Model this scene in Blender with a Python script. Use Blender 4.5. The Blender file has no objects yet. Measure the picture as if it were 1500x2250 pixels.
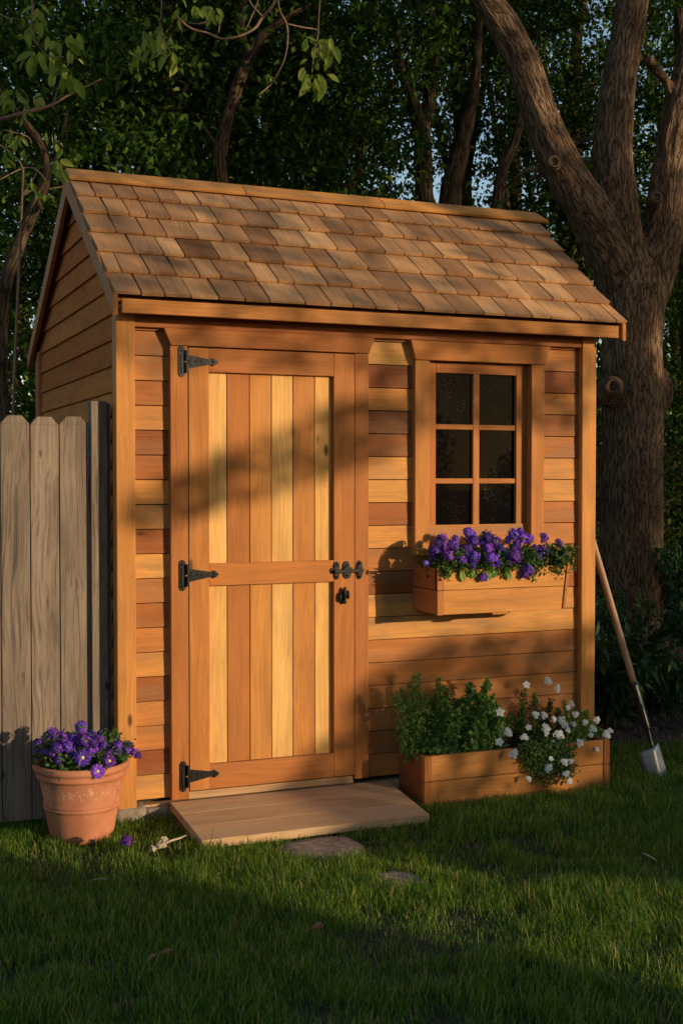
import bpy, bmesh, math, random
import numpy as np
from mathutils import Vector, Matrix, noise

# ------------------------------------------------------------------ camera, sky, sun
scene = bpy.context.scene
COL = scene.collection
R = math.radians
F_PX, CAM = 2739.27, Vector((-1.0774, -4.8805, 1.3757))
YAW, PITCH, ROLL = 22.661, -1.5356, 0.0221
cam_d = bpy.data.cameras.new("camera"); cam = bpy.data.objects.new("camera", cam_d); COL.objects.link(cam)
cam.location = CAM
cam.rotation_mode = 'XYZ'
cam.rotation_euler = (R(90 + PITCH), 0, R(-YAW))
cam_d.sensor_fit = 'VERTICAL'; cam_d.sensor_height = 36; cam_d.lens = 36 * F_PX / 2250
cam_d.clip_start = .05; cam_d.clip_end = 800
scene.camera = cam

SUN = Vector((.5989, -.7819, .1730)).normalized()
world = bpy.data.worlds.new("World"); scene.world = world; world.use_nodes = True
wn = world.node_tree.nodes; wl = world.node_tree.links
sky = wn.new('ShaderNodeTexSky'); sky.sky_type = 'NISHITA'; sky.sun_disc = False
sky.sun_elevation = math.asin(SUN.z); sky.sun_rotation = math.atan2(SUN.x, SUN.y)
sky.air_density = 1.0; sky.dust_density = 1.2; sky.ozone_density = 1.2
bg = wn['Background']; wl.new(sky.outputs[0], bg.inputs[0]); bg.inputs[1].default_value = .15
sun_d = bpy.data.lights.new("sun", 'SUN'); sun = bpy.data.objects.new("sun", sun_d); COL.objects.link(sun)
sun_d.energy = 3.5; sun_d.angle = R(.53); sun_d.color = (1, .76, .48)
sun.rotation_euler = SUN.to_track_quat('Z', 'Y').to_euler(); sun.location = (6, -8, 6)
scene.view_settings.view_transform = 'Standard'; scene.view_settings.look = 'None'
scene.view_settings.exposure = 0.45; scene.view_settings.gamma = 1
scene.cycles.max_bounces = 6; scene.cycles.diffuse_bounces = 4; scene.cycles.transparent_max_bounces = 8

def ray(px, py):
    f = Vector((math.sin(R(YAW)) * math.cos(R(PITCH)), math.cos(R(YAW)) * math.cos(R(PITCH)), math.sin(R(PITCH))))
    r = Vector((math.cos(R(YAW)), -math.sin(R(YAW)), 0)); u = r.cross(f)
    return r * ((px - 750) / F_PX) - u * ((py - 1125) / F_PX) + f
def at(px, py, y):
    d = ray(px, py); return CAM + d * ((y - CAM.y) / d.y)

# ------------------------------------------------------------------ object helpers
def tag(o, label=None, cat=None, group=None, kind=None):
    if label: o['label'] = label
    if cat: o['category'] = cat
    if group: o['group'] = group
    if kind: o['kind'] = kind
    return o
def empty(name, loc=(0, 0, 0), label=None, cat=None, group=None):
    o = bpy.data.objects.new(name, None); COL.objects.link(o); o.location = loc; o.empty_display_size = .1
    return tag(o, label, cat, group)
def link(name, me, parent=None, world_coords=True):
    o = bpy.data.objects.new(name, me); COL.objects.link(o)
    if parent is not None:
        o.parent = parent
        if world_coords: o.matrix_parent_inverse = Matrix.Translation(root_loc(parent)).inverted()
    return o
def root_loc(o):
    v = Vector(o.location)
    while o.parent is not None:
        if o.matrix_parent_inverse != Matrix.Identity(4): return root_loc(o.parent) if o.type == 'MESH' and o.location.length < 1e-9 else v
        o = o.parent; v = v + Vector(o.location)
    return v
def bevel(o, w=.002, seg=2):
    m = o.modifiers.new('bevel', 'BEVEL'); m.width = w; m.segments = seg; m.limit_method = 'ANGLE'; m.angle_limit = R(40)
    return o
def np_mesh(name, verts, faces_flat, sizes, mat, attrs=None, smooth=False):
    me = bpy.data.meshes.new(name)
    verts = np.asarray(verts, np.float32).reshape(-1, 3); n = len(verts)
    me.vertices.add(n); me.vertices.foreach_set('co', verts.ravel())
    ff = np.asarray(faces_flat, np.int32).ravel(); sizes = np.asarray(sizes, np.int32)
    me.loops.add(len(ff)); me.loops.foreach_set('vertex_index', ff)
    me.polygons.add(len(sizes)); st = np.concatenate([[0], np.cumsum(sizes)[:-1]]).astype(np.int32)
    me.polygons.foreach_set('loop_start', st); me.polygons.foreach_set('loop_total', sizes)
    me.polygons.foreach_set('use_smooth', np.full(len(sizes), bool(smooth)))
    me.update(calc_edges=True)
    for k, (v, typ) in (attrs or {}).items():
        a = me.attributes.new(k, typ, 'POINT')
        a.data.foreach_set('vector' if typ == 'FLOAT_VECTOR' else 'value', np.asarray(v, np.float32).ravel())
    for m in (mat if isinstance(mat, (list, tuple)) else [mat]): me.materials.append(m)
    return me

class MB:
    """collects boards; each keeps a grain coordinate and a tone of its own"""
    def __init__(s, seed=0): s.v = []; s.f = []; s.g = []; s.t = []; s.rng = random.Random(seed)
    def hexa(s, pts, L, W, T, tone):
        n = len(s.v); o = [s.rng.uniform(0, 60) for _ in range(3)]
        s.v += [tuple(p) for p in pts]
        for i in range(8):
            s.g.append((o[0] + L * ((i & 1)), o[1] + W * ((i >> 1) & 1), o[2] + T * ((i >> 2) & 1)))
        s.t += [tone + s.rng.uniform(-.03, .03)] * 8
        s.f += [[n + i for i in q] for q in ((0, 2, 3, 1), (4, 5, 7, 6), (0, 1, 5, 4), (2, 6, 7, 3), (0, 4, 6, 2), (1, 3, 7, 5))]
    def box(s, x0, x1, y0, y1, z0, z1, axis='x', tone=.5):
        d = (x1 - x0, y1 - y0, z1 - z0)
        lo = (x0, y0, z0); hi = (x1, y1, z1)
        order = {'x': (0, 2, 1), 'y': (1, 2, 0), 'z': (2, 0, 1)}[axis]
        pts = []
        for i in range(8):
            p = [0, 0, 0]
            for b, ax in enumerate(order): p[ax] = hi[ax] if (i >> b) & 1 else lo[ax]
            pts.append(p)
        s.hexa(pts, d[order[0]], d[order[1]], d[order[2]], tone)
    def board(s, M, L, W, T, tone=.5, wob=0):
        pts = []
        for i in range(8):
            p = Vector((L * (i & 1), W * ((i >> 1) & 1), T * ((i >> 2) & 1)))
            if wob: p += Vector([s.rng.uniform(-wob, wob) for _ in range(3)])
            pts.append(M @ p)
        s.hexa(pts, L, W, T, tone)
    def build(s, name, mat, parent=None, bev=.002):
        f = [i for q in s.f for i in q]
        me = np_mesh(name, s.v, f, [len(q) for q in s.f], mat, {'gco': (s.g, 'FLOAT_VECTOR'), 'tone': (s.t, 'FLOAT')})
        bm = bmesh.new(); bm.from_mesh(me); bmesh.ops.recalc_face_normals(bm, faces=bm.faces); bm.to_mesh(me); bm.free()
        o = link(name, me, parent)
        if bev: bevel(o, bev)
        return o

def bm_obj(name, bm, mat, parent=None, smooth=False):
    bmesh.ops.recalc_face_normals(bm, faces=bm.faces)
    me = bpy.data.meshes.new(name); bm.to_mesh(me); bm.free()
    for m in (mat if isinstance(mat, (list, tuple)) else [mat]): me.materials.append(m)
    if smooth:
        for p in me.polygons: p.use_smooth = True
    return link(name, me, parent)
def prism(bm, poly, y0, y1):                       # polygon in XZ extruded along Y
    a = [bm.verts.new((x, y0, z)) for x, z in poly]; b = [bm.verts.new((x, y1, z)) for x, z in poly]
    bm.faces.new(a); bm.faces.new(b[::-1]); n = len(poly)
    for i in range(n): bm.faces.new((a[i], b[i], b[(i + 1) % n], a[(i + 1) % n]))
def ell(cx, cz, rx, rz, n=20): return [(cx + rx * math.cos(2 * math.pi * i / n), cz + rz * math.sin(2 * math.pi * i / n)) for i in range(n)]
def tube_data(pts, rad, seg=8, cap=True, rough=0, seed=0):
    pts = [Vector(p) for p in pts]; n = len(pts); V = []; Fc = []; along = 0; bark = []
    t = (pts[1] - pts[0]).normalized(); u = t.orthogonal().normalized()
    for i, p in enumerate(pts):
        if i: along += (p - pts[i - 1]).length
        tt = (pts[min(i + 1, n - 1)] - pts[max(i - 1, 0)]).normalized()
        u = (u - tt * u.dot(tt)).normalized(); w = tt.cross(u)
        for k in range(seg):
            a = 2 * math.pi * k / seg; r = rad[i]
            if rough: r *= 1 + rough * noise.noise(Vector((math.cos(a) * 2 + seed, math.sin(a) * 2, along * 4)))
            V.append(p + (u * math.cos(a) + w * math.sin(a)) * r); bark.append((math.cos(a) * rad[i], math.sin(a) * rad[i], along))
        if i:
            for k in range(seg):
                k2 = (k + 1) % seg; b = (i - 1) * seg
                Fc.append((b + k, b + k2, b + seg + k2, b + seg + k))
    if cap:
        Fc.append(tuple(range(seg))[::-1]); Fc.append(tuple((n - 1) * seg + k for k in range(seg)))
    return V, Fc, bark
def smooth_path(P, n=6):
    P = [np.array(p, float) for p in P]; out = []
    Q = [2 * P[0] - P[1]] + P + [2 * P[-1] - P[-2]]
    for i in range(1, len(Q) - 2):
        for k in range(n):
            t = k / n; a, b, c, d = Q[i - 1:i + 3]
            out.append(.5 * ((2 * b) + (-a + c) * t + (2 * a - 5 * b + 4 * c - d) * t * t + (-a + 3 * b - 3 * c + d) * t ** 3))
    out.append(P[-1]); return out
def tubes_obj(name, tubes, mat, parent=None, seg=8, rough=0, sub=5):
    """tubes: list of paths of (x,y,z,r)"""
    V = []; Fl = []; Sz = []; B = []
    for j, T in enumerate(tubes):
        Q = smooth_path(T, sub) if sub > 1 else [np.array(t, float) for t in T]
        v, f, b = tube_data([q[:3] for q in Q], [max(q[3], .0004) for q in Q], seg, rough=rough, seed=j * 3.1)
        n = len(V); V += v; B += [(x + j, y, z) for x, y, z in b]
        for q in f: Fl += [n + i for i in q]; Sz.append(len(q))
    me = np_mesh(name, [tuple(v) for v in V], Fl, Sz, mat, {'bark': (B, 'FLOAT_VECTOR')}, smooth=True)
    return link(name, me, parent)

# ------------------------------------------------------------------ materials
def new_mat(name):
    m = bpy.data.materials.new(name); m.use_nodes = True
    return m, m.node_tree.nodes, m.node_tree.links, m.node_tree.nodes['Principled BSDF']
def ramp(N, stops, interp='LINEAR'):
    r = N.new('ShaderNodeValToRGB'); e = r.color_ramp.elements; r.color_ramp.interpolation = interp
    while len(e) < len(stops): e.new(.5)
    for el, (p, c) in zip(e, stops):
        el.position = p; el.color = (c, c, c, 1) if isinstance(c, (int, float)) else (*c, 1)
    return r
def tex(N, L, kind, vec, **kw):
    t = N.new(kind)
    if vec is not None: L.new(vec, t.inputs['Vector'])
    for k, v in kw.items():
        if k in t.inputs: t.inputs[k].default_value = v
        else: setattr(t, k, v)
    return t
def vscale(N, L, vec, s):
    m = N.new('ShaderNodeVectorMath'); m.operation = 'MULTIPLY'; L.new(vec, m.inputs[0]); m.inputs[1].default_value = s
    return m.outputs[0]
def mixc(N, L, a, b, f, mode='MIX'):
    m = N.new('ShaderNodeMix'); m.data_type = 'RGBA'; m.blend_type = mode
    for v, i in ((a, 6), (b, 7), (f, 0)):
        if hasattr(v, 'links'): L.new(v, m.inputs[i])
        else: m.inputs[i].default_value = (*v, 1) if isinstance(v, tuple) else v
    return m.outputs[2]
def bump(N, L, h, b, strength=.3, dist=.002):
    n = N.new('ShaderNodeBump'); n.inputs['Strength'].default_value = strength; n.inputs['Distance'].default_value = dist
    L.new(h, n.inputs['Height']); L.new(n.outputs[0], b.inputs['Normal']); return n

def wood_mat(name, stops, kthr=.55, ksc=1.0, streak=(.78, 1.10), grain=1.0, knot=(.10, .04, .015), rough=.55, weather=None, bumps=.35, spec=.08):
    m, N, L, b = new_mat(name)
    g = N.new('ShaderNodeAttribute'); g.attribute_name = 'gco'; t = N.new('ShaderNodeAttribute'); t.attribute_name = 'tone'
    rp = ramp(N, stops); L.new(t.outputs['Fac'], rp.inputs[0])
    # broad cathedral figure + fine streaks
    wob = tex(N, L, 'ShaderNodeTexNoise', vscale(N, L, g.outputs['Vector'], (1.3, 5, 5)), Scale=1.0, Detail=2.0)
    add = N.new('ShaderNodeVectorMath'); add.operation = 'MULTIPLY_ADD'
    L.new(wob.outputs['Color'], add.inputs[0]); add.inputs[1].default_value = (.0, .10, .10); L.new(g.outputs['Vector'], add.inputs[2])
    st = tex(N, L, 'ShaderNodeTexNoise', vscale(N, L, add.outputs[0], (1.2 * grain, 120 * grain, 120 * grain)), Scale=1.0, Detail=4.0, Roughness=.6)
    wv = tex(N, L, 'ShaderNodeTexWave', vscale(N, L, add.outputs[0], (.35, 18, 18)), Scale=2.6, Distortion=1.2, Detail=2.0, bands_direction='Y')
    blot = tex(N, L, 'ShaderNodeTexNoise', vscale(N, L, g.outputs['Vector'], (3, 14, 14)), Scale=1.0, Detail=3.0)
    r1 = ramp(N, [(.28, streak[0]), (.5, .97), (.72, streak[1])]); L.new(st.outputs['Fac'], r1.inputs[0])
    r2 = ramp(N, [(0, .82), (.35, 1.0), (1, 1.06)]); L.new(wv.outputs['Fac'], r2.inputs[0])
    r3 = ramp(N, [(.3, .80), (.55, 1.0), (.8, 1.12)]); L.new(blot.outputs['Fac'], r3.inputs[0])
    c = mixc(N, L, rp.outputs[0], r1.outputs[0], 1.0, 'MULTIPLY')
    c = mixc(N, L, c, r2.outputs[0], .35, 'MULTIPLY')
    c = mixc(N, L, c, r3.outputs[0], .9, 'MULTIPLY')
    # knots
    vo = tex(N, L, 'ShaderNodeTexVoronoi', vscale(N, L, g.outputs['Vector'], (2.6, 7, 0.01)), Scale=ksc)
    kr = ramp(N, [(.0, 1.0), (.045, .85), (.085, 0.0)]); L.new(vo.outputs['Distance'], kr.inputs[0])
    sp = N.new('ShaderNodeSeparateColor'); L.new(vo.outputs['Color'], sp.inputs[0])
    gt = N.new('ShaderNodeMath'); gt.operation = 'GREATER_THAN'; L.new(sp.outputs[0], gt.inputs[0]); gt.inputs[1].default_value = kthr
    kk = N.new('ShaderNodeMath'); kk.operation = 'MULTIPLY'; L.new(kr.outputs[0], kk.inputs[0]); L.new(gt.outputs[0], kk.inputs[1])
    c = mixc(N, L, c, knot, kk.outputs[0])
    if weather:
        wn_ = tex(N, L, 'ShaderNodeTexNoise', vscale(N, L, g.outputs['Vector'], (2.0, 9, 9)), Scale=1.2, Detail=5.0, Roughness=.65)
        wr = ramp(N, [(.45, 0.0), (.7, weather[1])]); L.new(wn_.outputs['Fac'], wr.inputs[0])
        c = mixc(N, L, c, weather[0], wr.outputs[0])
    L.new(c, b.inputs['Base Color'])
    b.inputs['Roughness'].default_value = rough; b.inputs['Specular IOR Level'].default_value = spec
    bump(N, L, st.outputs['Fac'], b, bumps, .0015)
    return m
CEDAR = [(0, (.13, .055, .028)), (.25, (.27, .088, .033)), (.5, (.46, .175, .050)), (.75, (.64, .315, .088)), (1, (.74, .46, .17))]
cedar = wood_mat('cedar', CEDAR, kthr=.35, weather=((.26, .14, .065), .32))
cedar_w = wood_mat('cedar_weathered', CEDAR, kthr=.35, weather=((.25, .15, .085), .75))
shingle_m = wood_mat('cedar_shingle', [(0, (.20, .095, .045)), (.3, (.36, .185, .088)), (.6, (.52, .285, .135)), (1, (.68, .41, .20))], streak=(.66, 1.12), grain=1.1, weather=((.27, .19, .13), .5), rough=.95, bumps=.8, spec=.03)
cedar_side = wood_mat('cedar_side', [(0, (.25, .068, .022)), (.5, (.48, .155, .044)), (1, (.62, .25, .075))], weather=((.34, .15, .06), .5), rough=.9, spec=.02)  # cedar made redder for the gables, to warm their bluish shade by colour
deck_m = wood_mat('cedar_deck', [(0, (.38, .22, .115)), (1, (.66, .43, .24))], streak=(.75, 1.12), weather=((.48, .36, .23), .75), rough=.7)
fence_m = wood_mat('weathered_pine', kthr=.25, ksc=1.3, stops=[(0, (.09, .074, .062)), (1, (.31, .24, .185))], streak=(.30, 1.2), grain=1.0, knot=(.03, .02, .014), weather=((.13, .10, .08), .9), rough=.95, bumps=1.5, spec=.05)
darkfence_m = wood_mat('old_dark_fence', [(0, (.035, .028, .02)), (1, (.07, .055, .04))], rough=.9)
handle_m = wood_mat('ash_handle', [(0, (.30, .19, .12)), (1, (.40, .27, .17))], rough=.45)

def simple(name, col, rough=.5, metal=0, nscale=None, col2=None, bstr=0, coat=0, spec=.5):
    m, N, L, b = new_mat(name)
    b.inputs['Base Color'].default_value = (*col, 1); b.inputs['Roughness'].default_value = rough
    b.inputs['Metallic'].default_value = metal; b.inputs['Coat Weight'].default_value = coat; b.inputs['Specular IOR Level'].default_value = spec
    if nscale:
        tc = N.new('ShaderNodeTexCoord')
        n = tex(N, L, 'ShaderNodeTexNoise', tc.outputs['Object'], Scale=nscale, Detail=5.0, Roughness=.6)
        r = ramp(N, [(.35, col), (.65, col2 or col)]); L.new(n.outputs['Fac'], r.inputs[0]); L.new(r.outputs[0], b.inputs['Base Color'])
        if bstr: bump(N, L, n.outputs['Fac'], b, bstr, .003)
    return m
iron = simple('black_iron', (.004, .004, .0045), .45, 0, 90, (.010, .010, .011), .4, spec=.22)
iron_grey = simple('worn_iron', (.022, .024, .027), .5, 0, 90, (.045, .047, .05), .5, spec=.3)
steel = simple('galvanised_steel', (.17, .18, .21), .45, .5, 25, (.27, .28, .31), .1)
socket_m = simple('black_socket', (.012, .013, .015), .3, .2, 30, (.02, .02, .022), .1)
letter_m = simple('pale_lettering', (.65, .67, .7), .5)
soil = simple('soil', (.012, .008, .005), .95, 0, 40, (.035, .022, .014), 1.0)
stone_m = simple('flagstone', (.13, .10, .08), .9, 0, 26, (.30, .235, .19), .9)
foot_m = simple('concrete_footing', (.14, .115, .09), .9, 0, 18, (.28, .23, .18), .8)
darkin = simple('shadow_gap', (.01, .006, .004), .9)
bone_m = simple('bleached_bark', (.30, .22, .15), .85, 0, 50, (.50, .41, .31), .8)
dry_m = simple('dry_leaf', (.16, .07, .03), .8, 0, 60, (.28, .13, .06), .3)

def glass_mat():
    m, N, L, b = new_mat('dusty_dark_pane')
    tc = N.new('ShaderNodeTexCoord')
    n = tex(N, L, 'ShaderNodeTexNoise', vscale(N, L, tc.outputs['Object'], (1, 1, .55)), Scale=260.0, Detail=2.0)
    n2 = tex(N, L, 'ShaderNodeTexNoise', tc.outputs['Object'], Scale=6.0, Detail=3.0)
    r = ramp(N, [(.60, 0.0), (.72, .5)]); L.new(n.outputs['Fac'], r.inputs[0])
    r2 = ramp(N, [(.48, .0), (.72, 1.0)]); L.new(n2.outputs['Fac'], r2.inputs[0])
    f = N.new('ShaderNodeMath'); f.operation = 'MULTIPLY'; L.new(r.outputs[0], f.inputs[0]); L.new(r2.outputs[0], f.inputs[1])
    c = mixc(N, L, (.0045, .0040, .0038), (.20, .19, .175), f.outputs[0]); L.new(c, b.inputs['Base Color'])
    b.inputs['Roughness'].default_value = .02; b.inputs['Specular IOR Level'].default_value = .012
    return m
pane_m = glass_mat()

def terracotta():
    m, N, L, b = new_mat('terracotta')
    tc = N.new('ShaderNodeTexCoord'); ge = tc.outputs['Object']
    n = tex(N, L, 'ShaderNodeTexNoise', ge, Scale=7.0, Detail=6.0, Roughness=.6)
    r = ramp(N, [(.3, (.30, .105, .05)), (.55, (.44, .165, .08)), (.75, (.52, .22, .12))]); L.new(n.outputs['Fac'], r.inputs[0])
    # pale lime bloom in a band above the middle ring
    n2 = tex(N, L, 'ShaderNodeTexNoise', ge, Scale=55.0, Detail=4.0, Roughness=.7)
    r2 = ramp(N, [(.52, 0.0), (.68, 1.0)]); L.new(n2.outputs['Fac'], r2.inputs[0])
    sp = N.new('ShaderNodeSeparateXYZ'); L.new(ge, sp.inputs[0])
    r3 = ramp(N, [(.16, 0.0), (.185, .55), (.20, .55), (.225, 0.0)]); L.new(sp.outputs['Z'], r3.inputs[0])
    f = N.new('ShaderNodeMath'); f.operation = 'MULTIPLY'; L.new(r2.outputs[0], f.inputs[0]); L.new(r3.outputs[0], f.inputs[1])
    c = mixc(N, L, r.outputs[0], (.60, .47, .38), f.outputs[0]); L.new(c, b.inputs['Base Color'])
    b.inputs['Roughness'].default_value = .8; bump(N, L, n2.outputs['Fac'], b, .25, .001)
    return m
terra = terracotta()

def leaf_mat(name, stops, trans=.35, rough=.5, spec=.3):
    m, N, L, b = new_mat(name)
    g = N.new('ShaderNodeNewGeometry'); r = ramp(N, stops); L.new(g.outputs['Random Per Island'], r.inputs[0])
    L.new(r.outputs[0], b.inputs['Base Color']); b.inputs['Roughness'].default_value = rough; b.inputs['Specular IOR Level'].default_value = spec
    t = N.new('ShaderNodeBsdfTranslucent'); c = mixc(N, L, r.outputs[0], (1.0, 1.0, .35), .35, 'MULTIPLY'); L.new(c, t.inputs[0])
    mx = N.new('ShaderNodeMixShader'); mx.inputs[0].default_value = trans
    L.new(b.outputs[0], mx.inputs[1]); L.new(t.outputs[0], mx.inputs[2]); L.new(mx.outputs[0], N['Material Output'].inputs[0])
    return m
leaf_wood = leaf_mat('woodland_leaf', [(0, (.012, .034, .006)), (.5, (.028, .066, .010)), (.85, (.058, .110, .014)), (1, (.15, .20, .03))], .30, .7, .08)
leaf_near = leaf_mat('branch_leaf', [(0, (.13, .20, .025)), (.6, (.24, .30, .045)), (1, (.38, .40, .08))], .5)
leaf_pot = leaf_mat('bedding_leaf', [(0, (.03, .075, .015)), (.6, (.06, .13, .025)), (1, (.13, .19, .04))], .3)
leaf_herb = leaf_mat('herb_leaf', [(0, (.07, .15, .03)), (.6, (.14, .27, .05)), (1, (.30, .40, .10))], .35)
leaf_shrub = leaf_mat('shrub_leaf', [(0, (.02, .055, .015)), (.7, (.04, .10, .025)), (1, (.08, .15, .04))], .3)
grass_m = leaf_mat('grass_blade', [(0, (.042, .11, .012)), (.55, (.11, .235, .018)), (.90, (.28, .37, .04)), (.94, (.42, .35, .14)), (1, (.46, .37, .18))], .5, .45)
purple_m = leaf_mat('violet_petal', [(0, (.07, .022, .36)), (.6, (.17, .055, .62)), (1, (.36, .15, .78))], .25, .6)
def vary(m, h0, h1, v0, v1):
    N, L = m.node_tree.nodes, m.node_tree.links; b = N['Principled BSDF']; src = b.inputs['Base Color'].links[0].from_socket
    o = N.new('ShaderNodeObjectInfo'); hs = N.new('ShaderNodeHueSaturation'); mr = N.new('ShaderNodeMapRange'); mr2 = N.new('ShaderNodeMapRange')
    L.new(o.outputs['Random'], mr.inputs[0]); mr.inputs[3].default_value = h0; mr.inputs[4].default_value = h1
    w = N.new('ShaderNodeMath'); w.operation = 'FRACT'; mu = N.new('ShaderNodeMath'); mu.operation = 'MULTIPLY'; mu.inputs[1].default_value = 7.3
    L.new(o.outputs['Random'], mu.inputs[0]); L.new(mu.outputs[0], w.inputs[0]); L.new(w.outputs[0], mr2.inputs[0]); mr2.inputs[3].default_value = v0; mr2.inputs[4].default_value = v1
    L.new(src, hs.inputs['Color']); L.new(mr.outputs[0], hs.inputs['Hue']); L.new(mr2.outputs[0], hs.inputs['Value']); L.new(hs.outputs[0], b.inputs['Base Color'])
vary(purple_m, .48, .535, .42, 1.4)
white_m = leaf_mat('white_petal', [(0, (.62, .64, .70)), (1, (.82, .83, .85))], .25, .6)
yellow_m = simple('flower_eye', (.62, .55, .22), .7)
paleeye_m = simple('pale_flower_eye', (.45, .50, .22), .7)
stem_m = simple('green_stem', (.05, .075, .02), .6)
twig_m = simple('brown_twig', (.17, .09, .055), .7, 0, 30, (.26, .15, .09), .5)

def bark_mat(name, a, b_, c_, sc=1.0):
    m, N, L, b = new_mat(name)
    g = N.new('ShaderNodeAttribute'); g.attribute_name = 'bark'
    wob = tex(N, L, 'ShaderNodeTexNoise', vscale(N, L, g.outputs['Vector'], (9, 9, 5)), Scale=1.0, Detail=3.0)
    add = N.new('ShaderNodeVectorMath'); add.operation = 'MULTIPLY_ADD'
    L.new(wob.outputs['Color'], add.inputs[0]); add.inputs[1].default_value = (.03, .03, .05); L.new(g.outputs['Vector'], add.inputs[2])
    fn = tex(N, L, 'ShaderNodeTexNoise', vscale(N, L, add.outputs[0], (34 * sc, 34 * sc, 5.5 * sc)), Scale=1.0, Detail=2.5, Roughness=.5)
    sb = N.new('ShaderNodeMath'); sb.operation = 'SUBTRACT'; L.new(fn.outputs['Fac'], sb.inputs[0]); sb.inputs[1].default_value = .5
    vo = N.new('ShaderNodeMath'); vo.operation = 'ABSOLUTE'; L.new(sb.outputs[0], vo.inputs[0])
    n = tex(N, L, 'ShaderNodeTexNoise', vscale(N, L, add.outputs[0], (60 * sc, 60 * sc, 22 * sc)), Scale=1.0, Detail=6.0, Roughness=.7)
    n2 = tex(N, L, 'ShaderNodeTexNoise', vscale(N, L, g.outputs['Vector'], (3, 3, 2)), Scale=1.0, Detail=3.0)
    e = ramp(N, [(0.0, 0.0), (.035, .55), (.12, 1.0)]); L.new(vo.outputs[0], e.inputs[0])
    h = N.new('ShaderNodeMath'); h.operation = 'MULTIPLY_ADD'; L.new(n.outputs['Fac'], h.inputs[0]); h.inputs[1].default_value = .8; L.new(e.outputs[0], h.inputs[2])
    cr = ramp(N, [(.35, a), (.95, b_), (1.45, c_)]); 
    dv = N.new('ShaderNodeMath'); dv.operation = 'MULTIPLY'; L.new(h.outputs[0], dv.inputs[0]); dv.inputs[1].default_value = .62
    L.new(dv.outputs[0], cr.inputs[0]); 
    cr.color_ramp.elements[0].position = .2; cr.color_ramp.elements[1].position = .6; cr.color_ramp.elements[2].position = .95
    r2 = ramp(N, [(.35, .75), (.65, 1.15)]); L.new(n2.outputs['Fac'], r2.inputs[0])
    c = mixc(N, L, cr.outputs[0], r2.outputs[0], 1.0, 'MULTIPLY'); L.new(c, b.inputs['Base Color'])
    b.inputs['Roughness'].default_value = .95; b.inputs['Specular IOR Level'].default_value = .03
    bump(N, L, h.outputs[0], b, 1.0, .012)
    return m
bark_big = bark_mat('furrowed_bark', (.035, .021, .013), (.155, .098, .060), (.26, .172, .11), 1.25)
bark_far = bark_mat('woodland_bark', (.022, .015, .009), (.075, .050, .031), (.125, .088, .056), .8)

# ------------------------------------------------------------------ foliage helpers
def unit(a): return a / np.maximum(np.linalg.norm(a, axis=-1, keepdims=True), 1e-9)
def leaf_quads(P, L, aspect, rng, droop=.3, flat=.5):
    n = len(P)
    a = rng.normal(size=(n, 3)); a[:, 2] -= droop * 2; a = unit(a)
    up = rng.normal(size=(n, 3)); up[:, 2] += flat * 3; up = unit(up)
    b = unit(np.cross(up, a)); c = np.cross(a, b)
    l = L * rng.uniform(.65, 1.25, (n, 1)); w = l * aspect
    V = np.stack([P, P + a * l * .5 + b * w * .5 + c * l * .08, P + a * l - c * l * .06, P + a * l * .5 - b * w * .5 + c * l * .08], 1).reshape(-1, 3)
    F = np.arange(4 * n); return V, F, np.full(n, 4)
def leaf_shapes(P, A, U, L, W):
    """better leaf: 8-point blade folded along the midrib, P base, A axis, U up"""
    A = unit(A); B = unit(np.cross(U, A)); C = np.cross(A, B)
    prof = [(0, 0), (.18, .3), (.42, .5), (.72, .38), (1, 0)]
    n = len(P); L = L[:, None]; W = W[:, None]; V = []
    mid = [P + A * L * t - C * L * (.25 * t * t) for t, _ in prof]
    for i, (t, w) in enumerate(prof): V.append(mid[i])
    for i, (t, w) in list(enumerate(prof))[1:4]: V.append(mid[i] + B * W * w + C * W * .15)
    for i, (t, w) in list(enumerate(prof))[1:4]: V.append(mid[i] - B * W * w + C * W * .15)
    V = np.stack(V, 1).reshape(-1, 3)
    f = [(0, 1, 5), (1, 2, 6, 5), (2, 3, 7, 6), (3, 4, 7), (0, 8, 1), (1, 8, 9, 2), (2, 9, 10, 3), (3, 10, 4)]
    fl = np.array([i for q in f for i in q]); sz = np.array([len(q) for q in f])
    F = (np.arange(n)[:, None] * 11 + fl[None]).ravel(); return V, F, np.tile(sz, n)
def crown_mesh(name, seed, ax, n_clump, per, L, mat, spread=.22, aspect=.55, shell=.0):
    rng = np.random.default_rng(seed)
    d = unit(rng.normal(size=(n_clump, 3))); r = rng.uniform(shell, 1, (n_clump, 1)) ** (1 / 2.2)
    lob = 1 + .28 * np.sin(d[:, :1] * 5 + seed) * np.cos(d[:, 2:] * 4 + seed * 2) + .12 * rng.normal(size=(n_clump, 1))
    c = d * r * lob * np.array(ax)
    k = rng.poisson(per, n_clump) + 4
    ci = np.repeat(np.arange(n_clump), k); s = rng.uniform(.5, 1.5, n_clump)[ci][:, None]
    P = c[ci] + rng.normal(size=(len(ci), 3)) * spread * s * np.array([1, 1, .6])
    V, F, S = leaf_quads(P, L, aspect, rng); return np_mesh(name, V, F, S, mat)

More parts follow.
